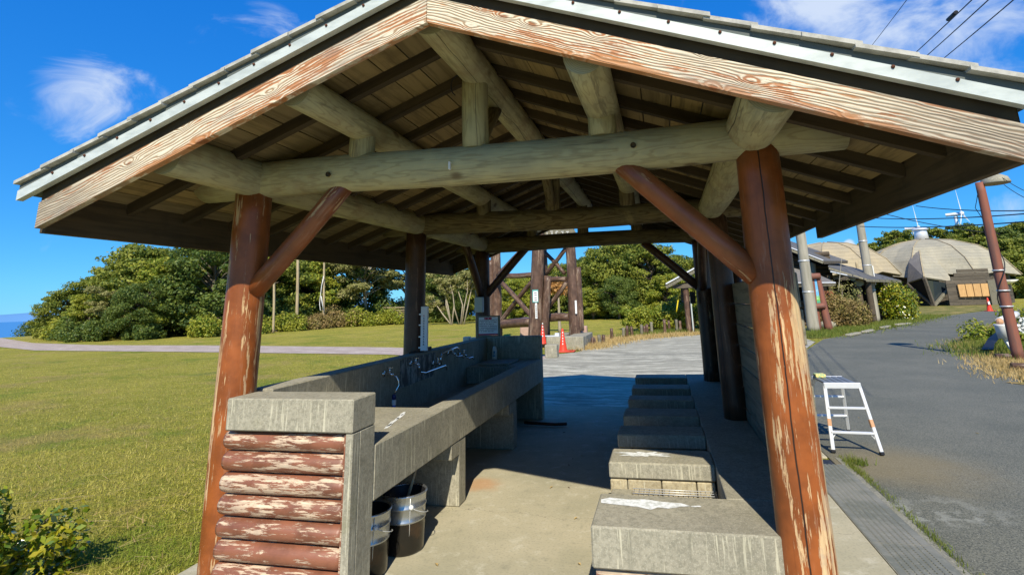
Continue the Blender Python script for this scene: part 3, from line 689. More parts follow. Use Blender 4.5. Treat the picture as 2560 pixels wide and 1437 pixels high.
# gutter-like rear verge end pieces
# plank wall behind the hearths
for k in range(9):
    z0 = .03+k*.187; box('wall_plank', M['plank'], .680+.005*(k % 2), .706+.005*(k % 2), 3.02, 5.46, z0, z0+.180, shel, .006)
    box('wall_plank', M['plank'], .680+.005*((k+1) % 2), .706+.005*((k+1) % 2), 5.468, 7.9, z0, z0+.180, shel, .006)
box('wall_rail', M['rafter'], .715, .75, 3.3, 7.92, 1.60, 1.70, shel)
log('wall_stud', M['paint_post'], (.765, 5.75, 0.02), (.765, 5.75, 1.85), .05, .05, shel)
log('wall_stud', M['paint_post'], (.765, 6.85, 0.02), (.765, 6.85, 1.85), .05, .05, shel)
# cable loop at the king post
q = Vector((XA-.12, 2.96, 3.0)); pts = [q+Vector((-.06*math.sin(a), 0.0, .075*math.cos(a)-.05)) for a in np.linspace(-.4, 2.6, 9)]
tube('cable', M['cable'], pts, .004, shel, 6)

# ------------------------------------------------------------------ wash counter
X0, X1 = -2.63, -1.69
wc = empty('wash_counter', (-2.16, 5.3, .016), 'long concrete wash-up counter with basin and taps on the left of the shelter', 'counter')
Zf = .018
box('end_wall', M['concrete'], -2.505, -1.69, 2.79, 3.035, .925, 1.10, wc, .007)
box('end_wall_core', M['concrete'], -2.505, -1.69, 2.875, 3.035, Zf, .923, wc, .005)
box('end_wall_return', M['concrete'], -1.735, -1.69, 2.80, 2.873, Zf, .922, wc, .004)
box('back_wall', M['concrete'], -2.64, -2.475, 3.13, 7.655, Zf, 1.10, wc, .007)
box('far_end_wall', M['concrete'], -2.472, -1.69, 7.52, 7.66, Zf, 1.12, wc, .007)
box('apron_beam', M['concrete'], -1.84, -1.688, 3.04, 7.515, .51, .81, wc, .007)
box('counter_slab', M['concrete'], -2.472, -1.843, 3.04, 4.12, .69, .8085, wc, .004)
box('counter_slab', M['concrete'], -2.472, -1.843, 6.72, 7.515, .69, .8085, wc, .004)
box('basin_floor', M['concrete_dark'], -2.472, -1.843, 4.13, 6.71, .56, .60, wc, .0)  # basin and its rims use darker concrete, putting the basin's shade into colour
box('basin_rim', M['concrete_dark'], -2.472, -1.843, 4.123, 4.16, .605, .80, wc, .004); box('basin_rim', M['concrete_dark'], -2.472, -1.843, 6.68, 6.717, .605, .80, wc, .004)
for y in (4.40, 6.05):
    box('support_leg', M['concrete'], -2.47, -1.692, y, y+.15, Zf, .507, wc, .006)
    box('corbel', M['concrete'], -1.84, -1.690, y-.17, y-.003, .40, .508, wc, .005)
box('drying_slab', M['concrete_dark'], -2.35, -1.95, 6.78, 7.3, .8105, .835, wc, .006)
# log cladding on the end wall
for k in range(8):
    zc = .865-k*.1145
    for part_ in (0,):
        bm = bmesh.new(); n_ = 10; ring = []
        for xx, sc_ in ((0, .93), (.02, 1), (.755, 1), (.785, .80)):
            ring.append([bm.verts.new((xx, -.062*math.cos(a)*sc_+.0*sc_, .056*math.sin(a)*sc_)) for a in np.linspace(-PI/2, PI/2, n_)])
        for i in range(3):
            for j in range(n_-1): f = bm.faces.new((ring[i][j], ring[i+1][j], ring[i+1][j+1], ring[i][j+1])); f.smooth = True
        bm.faces.new(ring[0]); bm.faces.new(ring[-1][::-1])
        link('cladding_log', bm_mesh(bm), M['peel_board'], wc, (-2.53, 2.872, zc), (0, 0, random.uniform(-.004, .004)))
box('cladding_trim', M['peel_board'], -1.752, -1.737, 2.815, 2.872, .03, .915, wc, .002)
# patched render on the wall
def blob(name, m, c, ax, ay, ru, rv, parent, seed=0, n=26, jag=.25):
    rg = random.Random(seed); vs = [Vector(c)]; c = Vector(c); ax = Vector(ax); ay = Vector(ay)
    for i in range(n):
        a = 2*PI*i/n; k = 1+jag*(rg.random()-.5)*2; vs.append(c+ax*math.cos(a)*ru*k+ay*math.sin(a)*rv*k)
    me = mesh([v-c for v in vs], [(0, i+1, (i+1) % n+1) for i in range(n)]); return link(name, me, m, parent, c)
M['patch'] = mat('repair_render', lambda n: {'c': n.mix(n.step(n.noise(n.scale(n.pos(), 1, 6, 3), 2.2, 6, .7), .42, .62), (.10, .105, .10), (.42, .43, .40))}, .9)
pm = [(0, 4.87, .83), (0, 5.62, .84), (0, 5.74, .93), (0, 5.70, 1.085), (0, 5.0, 1.09), (0, 4.87, 1.08)]
link('render_patch', mesh([(0, p[1]-5.3, p[2]-.95) for p in pm], [tuple(range(6))]), M['patch'], wc, (-2.4725, 5.3, .95))
def faucet(y, z, kind):
    q = Vector((-2.47, y, z)); f_ = tube('faucet', M['chrome'], [q, q+Vector((.035, 0, 0)), q+Vector((.075, 0, 0)), q+Vector((.095, 0, -.015))], [.016, .013, .014, .012], wc, 10)
    lathe('flange', M['chrome'], [(.0, .0), (.028, .0), (.026, .008), (.012, .010)], q+Vector((.001, 0, 0)), f_, 14).rotation_euler = (0, PI/2, 0)
    tube('stem', M['chrome'], [q+Vector((.06, 0, .01)), q+Vector((.06, 0, .045))], .009, f_, 8)
    boxes('handle', M['chrome'], [(q.x+.052, q.x+.068, q.y-.03, q.y+.03, q.z+.045, q.z+.056), (q.x+.03, q.x+.09, q.y-.007, q.y+.007, q.z+.0455, q.z+.0565)], f_, .003)
    if kind == 'long':
        b = q+Vector((.095, 0, -.01)); tube('spout', M['chrome'], [b, b+Vector((0, 0, -.035)), b+Vector((0, .03, -.075)), b+Vector((.02, .10, -.09)), b+Vector((.06, .52, -.07)), b+Vector((.06, .555, -.085)), b+Vector((.06, .565, -.12))], .009, f_, 8)
    elif kind == 'up':
        b = q+Vector((.095, 0, -.01)); tube('spout', M['chrome'], [b, b+Vector((0, 0, .06)), b+Vector((.01, .02, .115)), b+Vector((.04, .36, .145)), b+Vector((.045, .41, .13)), b+Vector((.045, .42, .085))], .009, f_, 8)
    elif kind == 'hook':
        b = q+Vector((.095, 0, -.015)); tube('spout', M['chrome'], [b, b+Vector((.03, .01, -.01)), b+Vector((.045, .015, -.05)), b+Vector((.05, .02, -.085)), b+Vector((.035, .0, -.12)), b+Vector((.02, -.01, -.15))], .007, f_, 8)
        e = b+Vector((.02, -.01, -.155))
        lathe('hose_nozzle', M['navy'], [(.010, 0), (.017, -.005), (.020, -.03), (.014, -.045)], e, f_, 12)
        lathe('hose_collar', M['white'], [(.014, -.046), (.019, -.05), (.019, -.085), (.016, -.09)], e, f_, 12)
        lathe('hose_end', M['blue'], [(.016, -.091), (.018, -.10), (.013, -.15), (.007, -.175), (.001, -.176)], e, f_, 12)
    else:
        b = q+Vector((.095, 0, -.015)); tube('spout', M['chrome'], [b, b+Vector((.02, .02, -.03)), b+Vector((.05, .08, -.02)), b+Vector((.06, .10, -.05))], .009, f_, 8)
faucet(4.55, 1.005, 'hook'); faucet(5.08, 1.03, 'long'); faucet(5.62, .97, 'up'); faucet(6.05, 1.035, 'short'); faucet(6.42, .98, 'short')
for dx_, dy_, r_ in ((0, 0, .13), (-.03, .16, .10), (.03, -.12, .07), (-.06, .26, .07)): blob('whitewash_smear', M['whitewash'], (-1.88+dx_, 3.62+dy_, .8105), (1, .3, 0), (-.2, 1, 0), .014, r_, wc, 3+int(dy_*50), 14, jag=.3)

M['hearth_brick'] = mat('hearth_brick', b_concrete((.46, .39, .245), (.22, .17, .10), True, False), .9)
# ------------------------------------------------------------------ hearth row
he = empty('cooking_hearth', (.1, 5.6, .016), 'row of low concrete cooking hearths with open fire bays along the right plank wall', 'hearth')
box('hearth_slab', M['concrete'], .275, .678, 3.412, 8.40, .30, .490, he, .004)
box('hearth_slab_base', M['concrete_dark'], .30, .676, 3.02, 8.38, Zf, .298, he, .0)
DV = ((2.94, 3.41), (4.02, 4.37), (4.80, 5.13), (5.53, 5.90), (6.35, 6.65), (7.11, 7.46), (8.04, 8.39))
for i, (a, b) in enumerate(DV):
    if i == 0:
        box('divider', M['concrete'], -.43, .678, a, b, .300, .49, he, .008)
        box('divider_base', M['concrete_dark'], -.40, .272, a+.075, b-.005, Zf, .298, he, .0)
        continue
    top = box('divider', M['concrete'], -.44, .272, a, b, .385, .49, he, .010)
    x = -.435
    for c_, (z0, z1) in enumerate(((.275, .382), (.165, .272), (Zf, .162))):
        x = -.435; k = 0
        while x < .26:
            wd = (.23 if (k or c_ % 2) else .12); x2 = min(.268, x+wd)
            if x2-x > .04: box('brick', M['hearth_brick'] if 'hearth_brick' in M else M['concrete'], x, x2-.006, a+.004+random.uniform(0, .005), b-.006, z0, z1-.004, he, .006)
            x = x2; k += 1
M['ash'] = mat('fire_bay_ash', lambda n: {'c': n.mix(n.step(n.noise(n.pos(), 12, 5, .7), .4, .62), (.07, .065, .055), (.26, .25, .22))}, .95)
for (a, b) in zip(DV[:-1], DV[1:]):
    box('bay_floor', M['ash'], -.43, .27, a[1]+.002, b[0]-.002, Zf, .19, he, .0)
for k in range(2):
    bm = bmesh.new(); n_ = 10; ring = []
    for xx in (0, .93): ring.append([bm.verts.new((xx, -.062*math.cos(a), .056*math.sin(a))) for a in np.linspace(-PI/2, PI/2, n_)])
    for j in range(n_-1): f = bm.faces.new((ring[0][j], ring[1][j], ring[1][j+1], ring[0][j+1])); f.smooth = True
    bm.faces.new(ring[0]); bm.faces.new(ring[-1][::-1]); link('cladding_log', bm_mesh(bm), M['peel_board'], he, (-.415, 3.01, .238-k*.1145))
link('whitewash_spill', mesh(*(lambda P: ([(x+.1, y-3.22, 0) for x, y in P], [tuple(range(len(P)))]))([(-.415, 3.30), (-.37, 3.335), (-.25, 3.32), (-.17, 3.335), (-.08, 3.31), (.03, 3.30), (.075, 3.265), (.02, 3.25), (-.04, 3.215), (-.10, 3.225), (-.135, 3.185), (-.20, 3.215), (-.26, 3.225), (-.33, 3.235), (-.41, 3.25)])), M['whitewash'], he, (-.1, 3.22, .4925))
blob('whitewash_smear', M['whitewash'], (-.20, 4.23, .4925), (1, 0, 0), (0, 1, 0), .19, .055, he, 9, 30, .5)
blob('whitewash_smear', M['whitewash'], (.11, 3.27, .4925), (1, .1, 0), (0, 1, 0), .028, .012, he, 4, 12, .5)
# grill grate
gr = empty('grill_grate', (-.02, 3.72, .33), 'small wire grill grate lying in the nearest fire bay', 'grate')
box('brick_ledge', M['concrete'], -.42, -.285, 3.44, 4.0, .192, .33, he, .004)
for k in range(17): x = -.27+k*.033; tube('wire', M['wire'], [(x, 3.48, .338), (x, 3.985, .338)], .0028, gr, 5)
for k in range(12): y = 3.49+k*.044; tube('wire', M['wire'], [(-.28, y, .343), (.265, y, .343)], .0028, gr, 5)

# ------------------------------------------------------------------ pails
def pail(loc, rz, label, stick):
    root = empty('pail', loc, label, 'pail', 'soot-marked steel pails under the counter', 0)
    L = Vector(loc)
    lathe('pail_body', [M['steel'], M['soot'], M['black']], [(.128, 0), (.134, .012), (.138, .155), (.1385, .185), (.143, .19), (.143, .196), (.139, .202), (.141, .265), (.147, .270), (.147, .278), (.142, .284), (.145, .335), (.152, .345), (.152, .352), (.146, .356), (.138, .345), (.130, .20), (.125, .10), (.0, .10)], L, root, 36, [1, 1, 1, 0, 0, 0, 0, 0, 0, 0, 0, 0, 0, 0, 0, 2, 2, 2])
    tube('seam', M['wire'], [L+Vector((.128*math.cos(rz), .128*math.sin(rz), .005)), L+Vector((.142*math.cos(rz), .142*math.sin(rz), .26)), L+Vector((.147*math.cos(rz), .147*math.sin(rz), .34))], .003, root, 5)
    e0 = L+Vector((.150*math.cos(rz+.04), .150*math.sin(rz+.04), .285))
    bm = bmesh.new(); bmesh.ops.create_uvsphere(bm, u_segments=12, v_segments=8, radius=.015); link('handle_ear', bm_mesh(bm), M['white'], root, e0)
    rz2 = rz+1.35; e1 = L+Vector((.152*math.cos(rz2), .152*math.sin(rz2), .21))
    pts = [e0.lerp(e1, t)+Vector((math.cos(rz+t*1.35), math.sin(rz+t*1.35), 0))*.045*math.sin(PI*t)+Vector((0, 0, -.012*math.sin(PI*t))) for t in np.linspace(0, 1, 8)]
    tube('bail_handle', M['wire'], pts, .003, root, 6)
    if stick:
        st = log('stick', M['pale_wood'], L+Vector((-.01, -.03, .11)), L+Vector((.045, .06, .47)), .011, .010, None, None, 8, .004)
        tag(st, 'pale wooden stick standing in the rear sooty pail', 'stick')
    return root
pail((-1.80, 3.66, .018), -.85, 'sooty steel pail with a wooden stick in it, standing on the floor under the counter', True)
pail((-1.885, 3.32, .018), -.75, 'nearer steel pail half hidden behind the log-clad end of the counter', False)

# bottle, brush
bt = empty('detergent_bottle', (-2.33, 7.42, .812), 'white squeeze bottle of detergent with blue print standing in the far corner of the counter', 'bottle')
B0 = Vector((-2.33, 7.42, .812))
bm = bmesh.new(); lathe_bm(bm, [(.0, 0), (.036, .0), (.038, .01), (.037, .13), (.028, .165), (.014, .185), (.0, .185)], 20)
for v in bm.verts: v.co.y *= .6
link('bottle_body', bm_mesh(bm), M['white'], bt, B0)
for k, (a, b) in enumerate(((.05, .065), (.072, .080), (.088, .12))): box('printed_mark', M['labelblue'], B0.x-.02+.006*k, B0.x+.018-.003*k, B0.y-.0265, B0.y-.0235, B0.z+a, B0.z+b, bt, 0)
o = boxes('scrub_brush', M['black'], [(-2.60, -2.56, 5.42, 5.80, 1.102, 1.135), (-2.59, -2.57, 5.28, 5.42, 1.104, 1.122)]); tag(o, 'black scrubbing brush lying on top of the counter back wall', 'brush')
o = tube('floor_pipe', M['rust'], [(-1.86, 7.2, .05), (-1.45, 7.15, .045), (-1.30, 7.2, .045)], .02); tag(o, 'short dark rusty pipe lying on the floor by the far counter leg', 'pipe')

# signs on the posts
vs = empty('notice_strip', (-2.455, 5.42, 1.12), 'tall narrow white notice plate with dark purple characters on the middle left post', 'sign')
box('plate', M['sign_white'], -2.505, -2.428, 5.378, 5.386, 1.125, 1.575, vs, .002)
box('frame', M['alu'], -2.508, -2.425, 5.388, 5.398, 1.122, 1.578, vs, .002)
zz = 1.50
for k in range(12):
    c_ = M['crimson'] if k < 1 else M['ink']; h = .018; zz -= .0265; ww = .010+.004*((k*7) % 3)
    boxes('printed_character', c_, [(-2.469-ww/2, -2.469+ww/2, 5.3755, 5.3775, zz, zz+.004), (-2.471, -2.467, 5.3755, 5.3775, zz+.004, zz+h), (-2.469-ww*.4, -2.469+ww*.4, 5.3756, 5.3774, zz+.010, zz+.013)], vs, 0)
for z in (1.15, 1.26, 1.38, 1.49): box('bracket', M['alu'], -2.53, -2.508, 5.385, 5.395, z, z+.012, vs, 0)
nb = empty('notice_board', (-2.48, 7.66, 1.10), 'white notice board with red header and rows of small text on the far left post', 'sign')
A_, B_ = -2.655, -2.30
box('board_face', M['sign_white'], A_+.03, B_-.03, 7.60, 7.608, 1.135, 1.39, nb, 0)
boxes('board_frame', M['plank'], [(A_, A_+.03, 7.595, 7.62, 1.10, 1.41), (B_-.03, B_, 7.595, 7.62, 1.10, 1.41), (A_+.031, B_-.031, 7.595, 7.62, 1.392, 1.41), (A_+.031, B_-.031, 7.595, 7.62, 1.10, 1.13)], nb, .003)
box('title_bar', M['crimson'], A_+.115, B_-.125, 7.596, 7.5995, 1.355, 1.385, nb, 0)
for xx in (-.05, .0): boxes('title_character', M['sign_white'], [(-2.475+xx-.008, -2.475+xx+.008, 7.594, 7.5958, 1.368, 1.372), (-2.477+xx, -2.473+xx, 7.594, 7.5957, 1.360, 1.381)], nb, 0)
box('footer_bar', M['crimson'], A_+.031, B_-.031, 7.596, 7.5995, 1.137, 1.157, nb, 0)
rr = random.Random(4)
for k in range(7):
    z = 1.338-k*.0255; x = A_+.045; lst = []
    while x < B_-.05-(.05 if k in (2, 6) else 0):
        wd = rr.uniform(.004, .009); lst.append((x, x+wd, 7.597, 7.5995, z, z+rr.uniform(.006, .010))); x += wd+.0025+(.012 if rr.random() < .08 else 0)
    boxes('text_line', M['ink'], lst, nb, 0)
mb = box('meter_box', M['grey_box'], -2.69, -2.565, 7.60, 7.68, 1.46, 1.68, None, .008); tag(mb, 'pale grey electrical meter box on the far left post above the notice board', 'box')
o = boxes('outdoor_socket', M['grey_box'], [(-3.02, -2.92, 8.0, 8.1, .95, 1.09), (-2.9, -2.82, 8.0, 8.1, .97, 1.08)]); tag(o, 'small grey socket box behind the counter left of the notice board', 'box')
o = box('socket_post', M['pale_wood'], -2.99, -2.94, 8.1, 8.15, 0, .96); tag(o, 'short post carrying the small grey socket box', 'post')
o = box('junction_box', M['black'], .40, .47, 7.68, 7.75, 1.50, 1.66, None, .004); tag(o, 'small dark junction box on the far right post', 'box')

# ------------------------------------------------------------------ step platform
st = empty('step_platform', (1.79, 6.7, .008), 'white aluminium step platform standing on the asphalt by the right post', 'step stool')
def P_(u, v, y): return at(u, v, y)
ft = [at(2072, 975, 6.42), at(2152, 975, 6.42)]; fb = [gnd(2085, 1133, .01), gnd(2201, 1140, .01)]
zt = .632; ft = [Vector((1.635, 6.47, zt)), Vector((1.965, 6.47, zt))]; rtp = [Vector((1.655, 6.98, zt)), Vector((1.945, 6.98, zt))]
fb = [Vector((1.59, 6.31, .012)), Vector((2.02, 6.27, .012))]; rb = [Vector((1.61, 7.22, .012)), Vector((2.02, 7.25, .012))]
def bar(name, m, a, b, w_, d_, parent):
    a, b = Vector(a), Vector(b); L = (b-a).length; bm = bmesh.new(); bm_box(bm, -w_/2, w_/2, -d_/2, d_/2, 0, L, min(w_, d_)*.15)
    return link(name, bm_mesh(bm), m, parent, a, (b-a).normalized().to_track_quat('Z', 'Y'))
for a, b in zip(ft+rtp, fb+rb):
    lg = bar('leg', M['alu'], b+(a-b)*.04, a, .036, .030, st); bar('rubber_foot', M['black'], b, b+(a-b)*.045, .042, .036, st)
for a, b in zip(ft, fb): bar('tape_band', M['orange'], b.lerp(a, .38), b.lerp(a, .50), .038, .032, st)
for (t0, a0, a1, b0, b1) in ((.30, *ft, *fb), (.66, *ft, *fb), (.30, *rtp, *rb), (.66, *rtp, *rb)):
    bar('rung', M['alu'], b0.lerp(a0, t0), b1.lerp(a1, t0), .045, .02, st)
for a0, a1, b0, b1 in ((*ft, *fb), (*rtp, *rb)):
    bar('corner_brace', M['alu'], b0.lerp(a0, .30)+Vector((.05, 0, 0)), b0.lerp(a0, .18), .010, .006, st); bar('corner_brace', M['alu'], b1.lerp(a1, .30)-Vector((.05, 0, 0)), b1.lerp(a1, .18), .010, .006, st)
box('front_rail', M['alu'], 1.62, 1.98, 6.445, 6.475, .602, .662, st, .006); box('rear_rail', M['alu'], 1.64, 1.96, 6.975, 7.0, .602, .657, st, .004)
for k in range(5): box('tread_slat', M['alu_dark'], 1.648+k*.063, 1.648+k*.063+.054, 6.478, 6.972, .635, .655, st, .003)
sb = box('sponge_pack', M['sponge'], 1.655, 1.76, 6.86, 6.97, .657, .692, None, .004); tag(sb, 'small yellow and green printed pack lying on the step platform', 'pack')

# ------------------------------------------------------------------ drain
dr = empty('drain_channel', (1.38, 3.5, 0), 'long slotted drain channel cover between the shelter slab and the asphalt', 'drain cover')
yy = 1.2
while yy < 5.75:
    L = .60 if yy < 5.2 else .5
    cells = []; bm = bmesh.new(); x_a, x_b = 1.212, 1.548
    slots = [1.262+.038*k for k in range(7)]; xs_ = [x_a]+[e for s_ in slots for e in (s_-.007, s_+.007)]+[x_b]
    for i in range(0, len(xs_), 2): bm_box(bm, xs_[i]-1.38, xs_[i+1]-1.38, .003, L-.003, .0, .012, 0)
    nb_ = int(L/.026)
    for s_ in slots:
        for k in range(nb_): bm_box(bm, s_-.007-1.38, s_+.007-1.38, .003+k*.026, .003+k*.026+.010, .001, .0115, 0)
    link('cover_plate', bm_mesh(bm), M['grate'], dr, (1.38, yy, .006)); yy += L
box('drain_void', M['black'], 1.205, 1.555, 1.2, 6.1, -.02, .002, dr, 0)  # black slab painted in for the unlit depth below the slots
box('edge_strip', M['concrete_dark'], 1.553, 1.60, 1.2, 6.15, -.02, .013, dr, .002)
box('edge_strip', M['concrete_dark'], 1.201, 1.2095, 1.2, 6.15, -.02, .020, dr, .002)

# ------------------------------------------------------------------ generic cone
def cone(loc, label, s=1.0, blockh=0, marks=True, base=True):
    root = empty('traffic_cone', loc, label, 'traffic cone', 'red traffic cones'); L = Vector(loc)
    if base: box('cone_base', M['red_rubber'], L.x-.19*s, L.x+.19*s, L.y-.19*s, L.y+.19*s, L.z, L.z+.035, root, .01)
    prof = [(.135, .03), (.125, .05), (.095, .25), (.055, .50), (.033, .66), (.018, .69), (.0, .695)]
    lathe('cone_shell', M['red'], [(r*s, z*s) for r, z in prof], L, root, 22, cap=False)
    if marks:
        for k in range(5):
            z = .22+k*.085; r = .135-.157*z+.006
            box('printed_mark', M['white'], L.x+.012-.012, L.x+.012+.018, L.y-r*s-.004, L.y-r*s+.004, L.z+z, L.z+z+.045, root, 0)
    return root
p = gnd(1408, 878, .02); cone((p.x, p.y, .012), 'red traffic cone with white marks on the concrete in front of the timber tower base', 1.02)
o = tube('red_rope', M['red_rubber'], [(p.x-.55, p.y-.05, .03), (p.x-.35, p.y-.25, .03), (p.x, p.y-.32, .03), (p.x+.35, p.y-.2, .03), (p.x+.38, p.y+.05, .03), (p.x+.1, p.y+.2, .03)], .022); tag(o, 'red rope coiled on the ground around the foot of the right traffic cone', 'rope')
bp = Vector((-3.17, 15.6, 0)); o = box('concrete_bollard', M['concrete'], bp.x-.18, bp.x+.18, bp.y-.15, bp.y+.15, 0, .36, None, .02); tag(o, 'short grey concrete block standing at the corner of the forecourt', 'block')
q = at(1358, 874, 15.6); cone((q.x, 15.6, .362), 'red traffic cone standing on the short concrete block beside the counter end', .80, base=False)
box('concrete_bollard_dummy', M['concrete'], 0, .01, 0, .01, -.5, -.49) if False else None
p = gnd(2475, 778); cone((p.x, p.y, .012), 'distant red and white traffic cone in front of the domed building', 1.3, marks=False)
box('reflective_band', M['white'], p.x-.10, p.x+.02, p.y-.17, p.y-.15, .45, .66, None, 0); bpy.data.objects['reflective_band'].parent = bpy.data.objects['traffic_cone.002']; bpy.data.objects['reflective_band'].location -= bpy.data.objects['traffic_cone.002'].location

# ------------------------------------------------------------------ timber tower
TW = empty('timber_tower', (-4.4, 19.8, 0), 'tall brown timber lattice tower with X braces and a lettered oval board beyond the shelter', 'tower')
legA = at(1243, 848, 20.6); legB = at(1338, 865, 18.9); legC = at(1362, 850, 20.2); legD = at(1437, 855, 19.6)
def leg(p, top, r, y): return log('leg', M['tower_wood'], (p.x, y, .05), (top.x, y, top.z), r, r*.85, TW, None, 12, .02)
tA = at(1240, 500, 20.6); tB = at(1347, 470, 18.9); tC = at(1352, 500, 20.2); tD = at(1408, 500, 19.6)
leg(legA, tA, .22, 20.6); leg(legB, tB, .25, 18.9); leg(legC, tC, .20, 20.2); leg(legD, tD, .21, 19.6)
log('doubled_leg', M['tower_wood'], (legB.x+.28, 18.95, .05), (tB.x+.22, 18.95, at(1350, 690, 18.9).z), .15, .13, TW, None, 12)
log('doubled_leg', M['tower_wood'], (legD.x+.22, 19.65, .5), (at(1445, 665, 19.6).x-.1, 19.65, at(1445, 668, 19.6).z), .13, .12, TW, None, 12)
log('doubled_leg', M['tower_wood'], (legA.x-.2, 20.5, .05), (legA.x-.15, 20.5, at(1235, 650, 20.5).z), .14, .13, TW, None, 12)
def tb(u0, v0, u1, v1, y0, y1, r=.09, nm='cross_brace'): log(nm, M['tower_wood'], at(u0, v0, y0), at(u1, v1, y1), r, r*.95, TW, None, 8, .01)
tb(1246, 698, 1332, 792, 20.2, 19.1); tb(1250, 806, 1332, 700, 20.45, 19.35); tb(1246, 690, 1335, 592, 20.2, 19.2, .10)
tb(1246, 691, 1332, 687, 20.25, 19.15, .10, 'rail'); tb(1248, 810, 1334, 805, 20.25, 19.15, .17, 'rail')
tb(1362, 630, 1412, 684, 20.1, 19.7, .08); tb(1364, 688, 1414, 622, 20.15, 19.6, .08); tb(1364, 780, 1416, 706, 20.1, 19.6, .09)
tb(1362, 700, 1416, 697, 20.0, 19.6, .10, 'rail'); tb(1362, 794, 1424, 792, 20.0, 19.6, .15, 'rail'); tb(1362, 600, 1412, 598, 20.0, 19.6, .10, 'rail')
# oval sign board
sc_ = at(1388, 586, 19.3); bm = bmesh.new(); n_ = 22
fr = [bm.verts.new((.78*math.cos(2*PI*k/n_), -.05, .34*math.sin(2*PI*k/n_))) for k in range(n_)]; bk = [bm.verts.new((v.co.x, .05, v.co.z)) for v in fr]
bm.faces.new(fr); bm.faces.new(bk[::-1])
for k in range(n_): bm.faces.new((fr[k], fr[(k+1) % n_], bk[(k+1) % n_], bk[k]))
sb_ = link('sign_board', bm_mesh(bm), M['plank'], TW, sc_)
rr = random.Random(2)
for k in range(6):
    cx_ = sc_.x-.52+k*.2; lst = []
    for j in range(3):
        a = cx_+rr.uniform(-.05, .05); z = sc_.z-.12+j*.08-.03*k*.5; lst.append((a-.055, a+.055, 19.235, 19.248, z, z+.022) if j % 2 else (a-.012, a+.012, 19.235, 19.248, z-.04, z+.07))
    lst.append((cx_-.05, cx_+.05, 19.236, 19.2475, sc_.z+.13-.015*k, sc_.z+.15-.015*k))
    c = boxes('painted_character', M['white'], lst, TW, .0)
# plates on the legs
q = at(1348, 742, 18.62); lst = empty('info_plate', (q.x, 18.66, q.z-.3), 'small teal-edged white plate with dark lines of text on the front tower leg', 'sign')
w0, w1 = at(1333, 742, 18.64), at(1344.5, 742, 18.64); x0, x1 = at(1331, 740, 18.64).x, at(1345.5, 740, 18.64).x; z1, z0 = at(1338, 724, 18.64).z, at(1338, 756, 18.64).z
box('plate_back', M['teal'], x0, x1, 18.645, 18.66, z0, z1, lst, 0); box('plate_face', M['white'], x0+.03, x1-.015, 18.638, 18.643, z0+.03, z1-.05, lst, 0)
for k in range(4): box('text_line', M['ink'], x0+.07, x1-.05, 18.634, 18.637, z1-.12-k*.085, z1-.095-k*.085, lst, 0)
x0, x1 = at(1338, 780, 18.64).x, at(1343, 780, 18.64).x; z1, z0 = at(1340, 757, 18.64).z, at(1340, 796, 18.64).z
pl = empty('post_plate', ((x0+x1)/2, 18.66, z0), 'narrow white vertical plate with dark characters below the teal-edged plate', 'sign')
box('plate', M['white'], x0, x1, 18.645, 18.655, z0, z1, pl, 0)
for k in range(6): box('character', M['ink'], x0+.018, x1-.018, 18.640, 18.644, z0+.05+k*.07, z0+.085+k*.07, pl, 0)
x0, x1 = at(1435.5, 780, 19.35).x, at(1438.5, 780, 19.35).x; o = box('marker_strip', M['white'], x0+.04, x1+.06, 19.34, 19.36, at(1436, 784, 19.35).z, at(1436, 751, 19.35).z, None, 0); tag(o, 'thin white marker strip on the right leg of the timber tower', 'sign')
o = boxes('tower_footing', M['concrete'], [(at(1366, 850, 17.7).x, at(1459, 850, 17.7).x, 17.66, 18.2, 0, .43), (at(1366, 850, 17.7).x, at(1400, 850, 17.7).x, 18.21, 20.3, 0, .42), (at(1415, 850, 17.7).x, at(1459, 850, 17.7).x, 18.21, 20.1, 0, .42)], None, .02, origin=(-3.2, 18.5, 0)); tag(o, 'low grey concrete footing wall at the right foot of the timber tower', 'footing')
q = at(1322, 848, 22.5); o = box('stone_block', M['pink_stone'], q.x-.33, q.x+.33, 22.3, 22.9, 0, .92, None, .03); tag(o, 'pale pinkish stone block standing on the lawn behind the front tower leg', 'block')
q = at(1447, 848, 20.6); o = box('stone_block', M['pink_stone'], q.x-.20, q.x+.16, 20.5, 20.9, 0, .95, None, .03); tag(o, 'taller pale pinkish block right beside the tower right leg', 'block')
q = at(1456, 848, 20.9); o = box('stone_block', M['pink_stone'], q.x-.12, q.x+.18, 20.9, 21.2, 0, .60, None, .03); tag(o, 'lower pinkish block at the right end of the footing wall', 'block')
q = at(1385, 843, 18.2); o = boxes('lamp_tray', M['alu'], [(q.x-.3, q.x+.25, 17.8, 18.05, .432, .46), (q.x+.1, q.x+.24, 17.85, 17.95, .46, .54)]); tag(o, 'low metal tray with a dark fitting on the footing wall', 'fitting')

